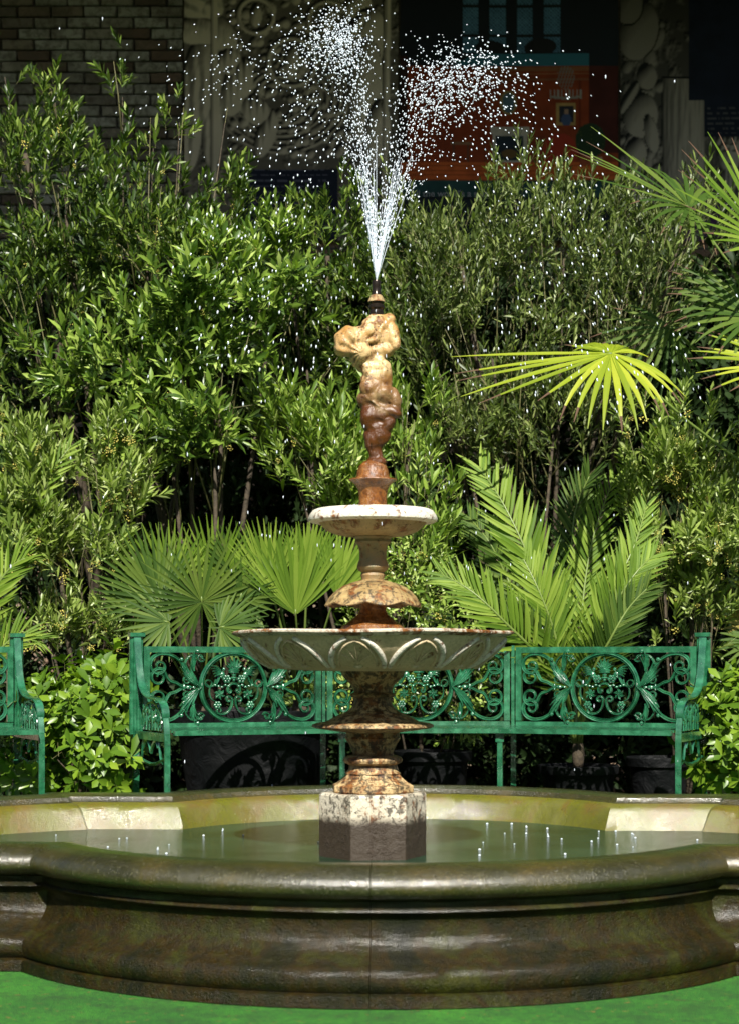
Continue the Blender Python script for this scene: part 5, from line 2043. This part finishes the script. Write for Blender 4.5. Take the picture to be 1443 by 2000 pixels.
bD = W(1128, 1485, 7.2)
pD = thing('date_palm', 'feathery date palm fanning up from a black pot behind the bench', 'palm', (bD.x, bD.y, bD.z - .02))
part('trunk', MB().lathe([(.02, bD.z - .03), (.024, bD.z), (.026, bD.z + .03), (.022, bD.z + .06), (.012, bD.z + .08)], 12, c=(bD.x, bD.y)), M['bark'], pD, smooth=True)
for k, (pts, L_, mt) in enumerate([
        ([(1122, 1450, 7.2), (1085, 1250, 7.0), (1040, 1110, 6.95), (985, 990, 7.0), (935, 912, 7.1)], 108, 'palm_date'),
        ([(1126, 1450, 7.25), (1116, 1250, 7.4), (1114, 1110, 7.5), (1122, 1000, 7.6), (1150, 930, 7.6)], 95, 'palm_fan'),
        ([(1130, 1450, 7.2), (1132, 1280, 7.2), (1140, 1150, 7.25), (1160, 1040, 7.3), (1198, 935, 7.35)], 85, 'palm_date'),
        ([(1132, 1450, 7.2), (1160, 1260, 7.0), (1200, 1150, 6.95), (1240, 1060, 7.0), (1262, 985, 7.1)], 80, 'palm_date'),
        ([(1134, 1450, 7.15), (1150, 1290, 6.9), (1195, 1190, 6.85), (1240, 1120, 6.85), (1275, 1085, 6.9)], 85, 'palm_date'),
        ([(1120, 1450, 7.15), (1060, 1300, 6.9), (985, 1215, 6.8), (920, 1155, 6.8), (862, 1122, 6.85)], 95, 'palm_date'),
        ([(1122, 1450, 7.15), (1080, 1330, 6.95), (1050, 1270, 6.9), (1010, 1225, 6.85), (960, 1190, 6.85)], 85, 'palm_fan'),
        ([(1124, 1450, 7.15), (1100, 1320, 6.95), (1080, 1230, 6.9), (1050, 1150, 6.9), (1015, 1080, 6.95)], 95, 'palm_date'),
        ([(1128, 1450, 7.15), (1150, 1330, 6.9), (1190, 1250, 6.8), (1225, 1190, 6.8), (1262, 1150, 6.8)], 80, 'palm_fan'),
        ([(1122, 1450, 7.25), (1050, 1260, 7.4), (990, 1130, 7.5), (955, 1060, 7.5), (915, 1010, 7.6)], 90, 'palm_fan')]):
    feather_frond(pD, pts, L_, mt, 70 + k, n=36)

bE = W(-60, 1400, 7.1)
pE = thing('date_palm', 'feathery palm reaching in at the left edge above the cut off bench', 'palm', (bE.x, bE.y, 0))
part('trunk', MB().tube([(bE.x, bE.y, 0), (bE.x, bE.y, bE.z)], [.06, .05], 10), M['bark'], pE, smooth=True)
for k, (pts, L_, mt) in enumerate([
        ([(-60, 1400, 7.1), (-20, 1200, 7.1), (30, 1050, 7.15), (80, 950, 7.2), (140, 870, 7.25)], 85, 'palm_date'),
        ([(-60, 1400, 7.1), (-50, 1260, 6.9), (-20, 1170, 6.85), (20, 1110, 6.85), (50, 1090, 6.85)], 80, 'palm_date'),
        ([(-60, 1400, 7.1), (-55, 1200, 7.2), (-40, 1080, 7.3), (-10, 960, 7.3), (20, 900, 7.3)], 85, 'palm_fan'),
        ([(-60, 1400, 7.1), (-30, 1320, 6.85), (0, 1270, 6.8), (40, 1240, 6.8), (80, 1250, 6.8)], 70, 'palm_date')]):
    feather_frond(pE, pts, L_, mt, 90 + k, n=22)
bG = W(1490, 1300, 7.1)
pG = thing('dwarf_fan_palm', 'yellowing fan palm at the right edge above the glossy bush', 'palm', (bG.x, bG.y, 0))
part('trunk', MB().tube([(bG.x, bG.y, 0), (bG.x, bG.y, bG.z)], [.05, .04], 8), M['bark'], pG, smooth=True)
for k, (hx, hy, D, an, spd, n_, L_, mt) in enumerate([(1475, 1215, 7.45, 130, 150, 18, 100, 'palm_dry'), (1480, 1250, 7.4, 190, 100, 12, 90, 'palm_fan'), (1500, 1170, 7.4, 140, 120, 14, 100, 'palm_yellow')]):
    px_fan(pG, bG, hx, hy, D, an, spd, n_, L_, 9, M[mt], 110 + k, droop=.1)

# made-up hedges behind and beside the viewer, added to block the bright horizon
gh = thing('light_block_hedge', 'added unseen dark hedge behind and beside the viewer, blocking low sky light', 'hedge', (0, -12, 0))
rr = random.Random(77)
mats = []
for k in range(2600):
    u = rr.random()
    if u < .5:
        p = Vector((rr.uniform(-11, 11), rr.uniform(-12.8, -11.6), rr.uniform(0, 5.2)))
    elif u < .75:
        p = Vector((rr.uniform(-10.6, -9.6), rr.uniform(-12, 5), rr.uniform(0, 4.6)))
    else:
        p = Vector((rr.uniform(9.6, 10.6), rr.uniform(-12, 5), rr.uniform(0, 4.6)))
    q = Vector((rr.gauss(0, .6), rr.gauss(0, .6), 1)).to_track_quat('Z', 'Y').to_matrix().to_4x4()
    z = rr.uniform(4, 6.5)
    mats.append(Matrix.Translation(p) @ q @ Matrix.Rotation(rr.uniform(0, 6.28), 4, 'Z') @ Matrix.Diagonal((z, z, z, 1)))
geos, _, lm = SPECIES['dark']
joined_foliage('foliage', geos, mats, [rr.randrange(len(geos)) for _ in mats], [lm, M['twig']], gh)
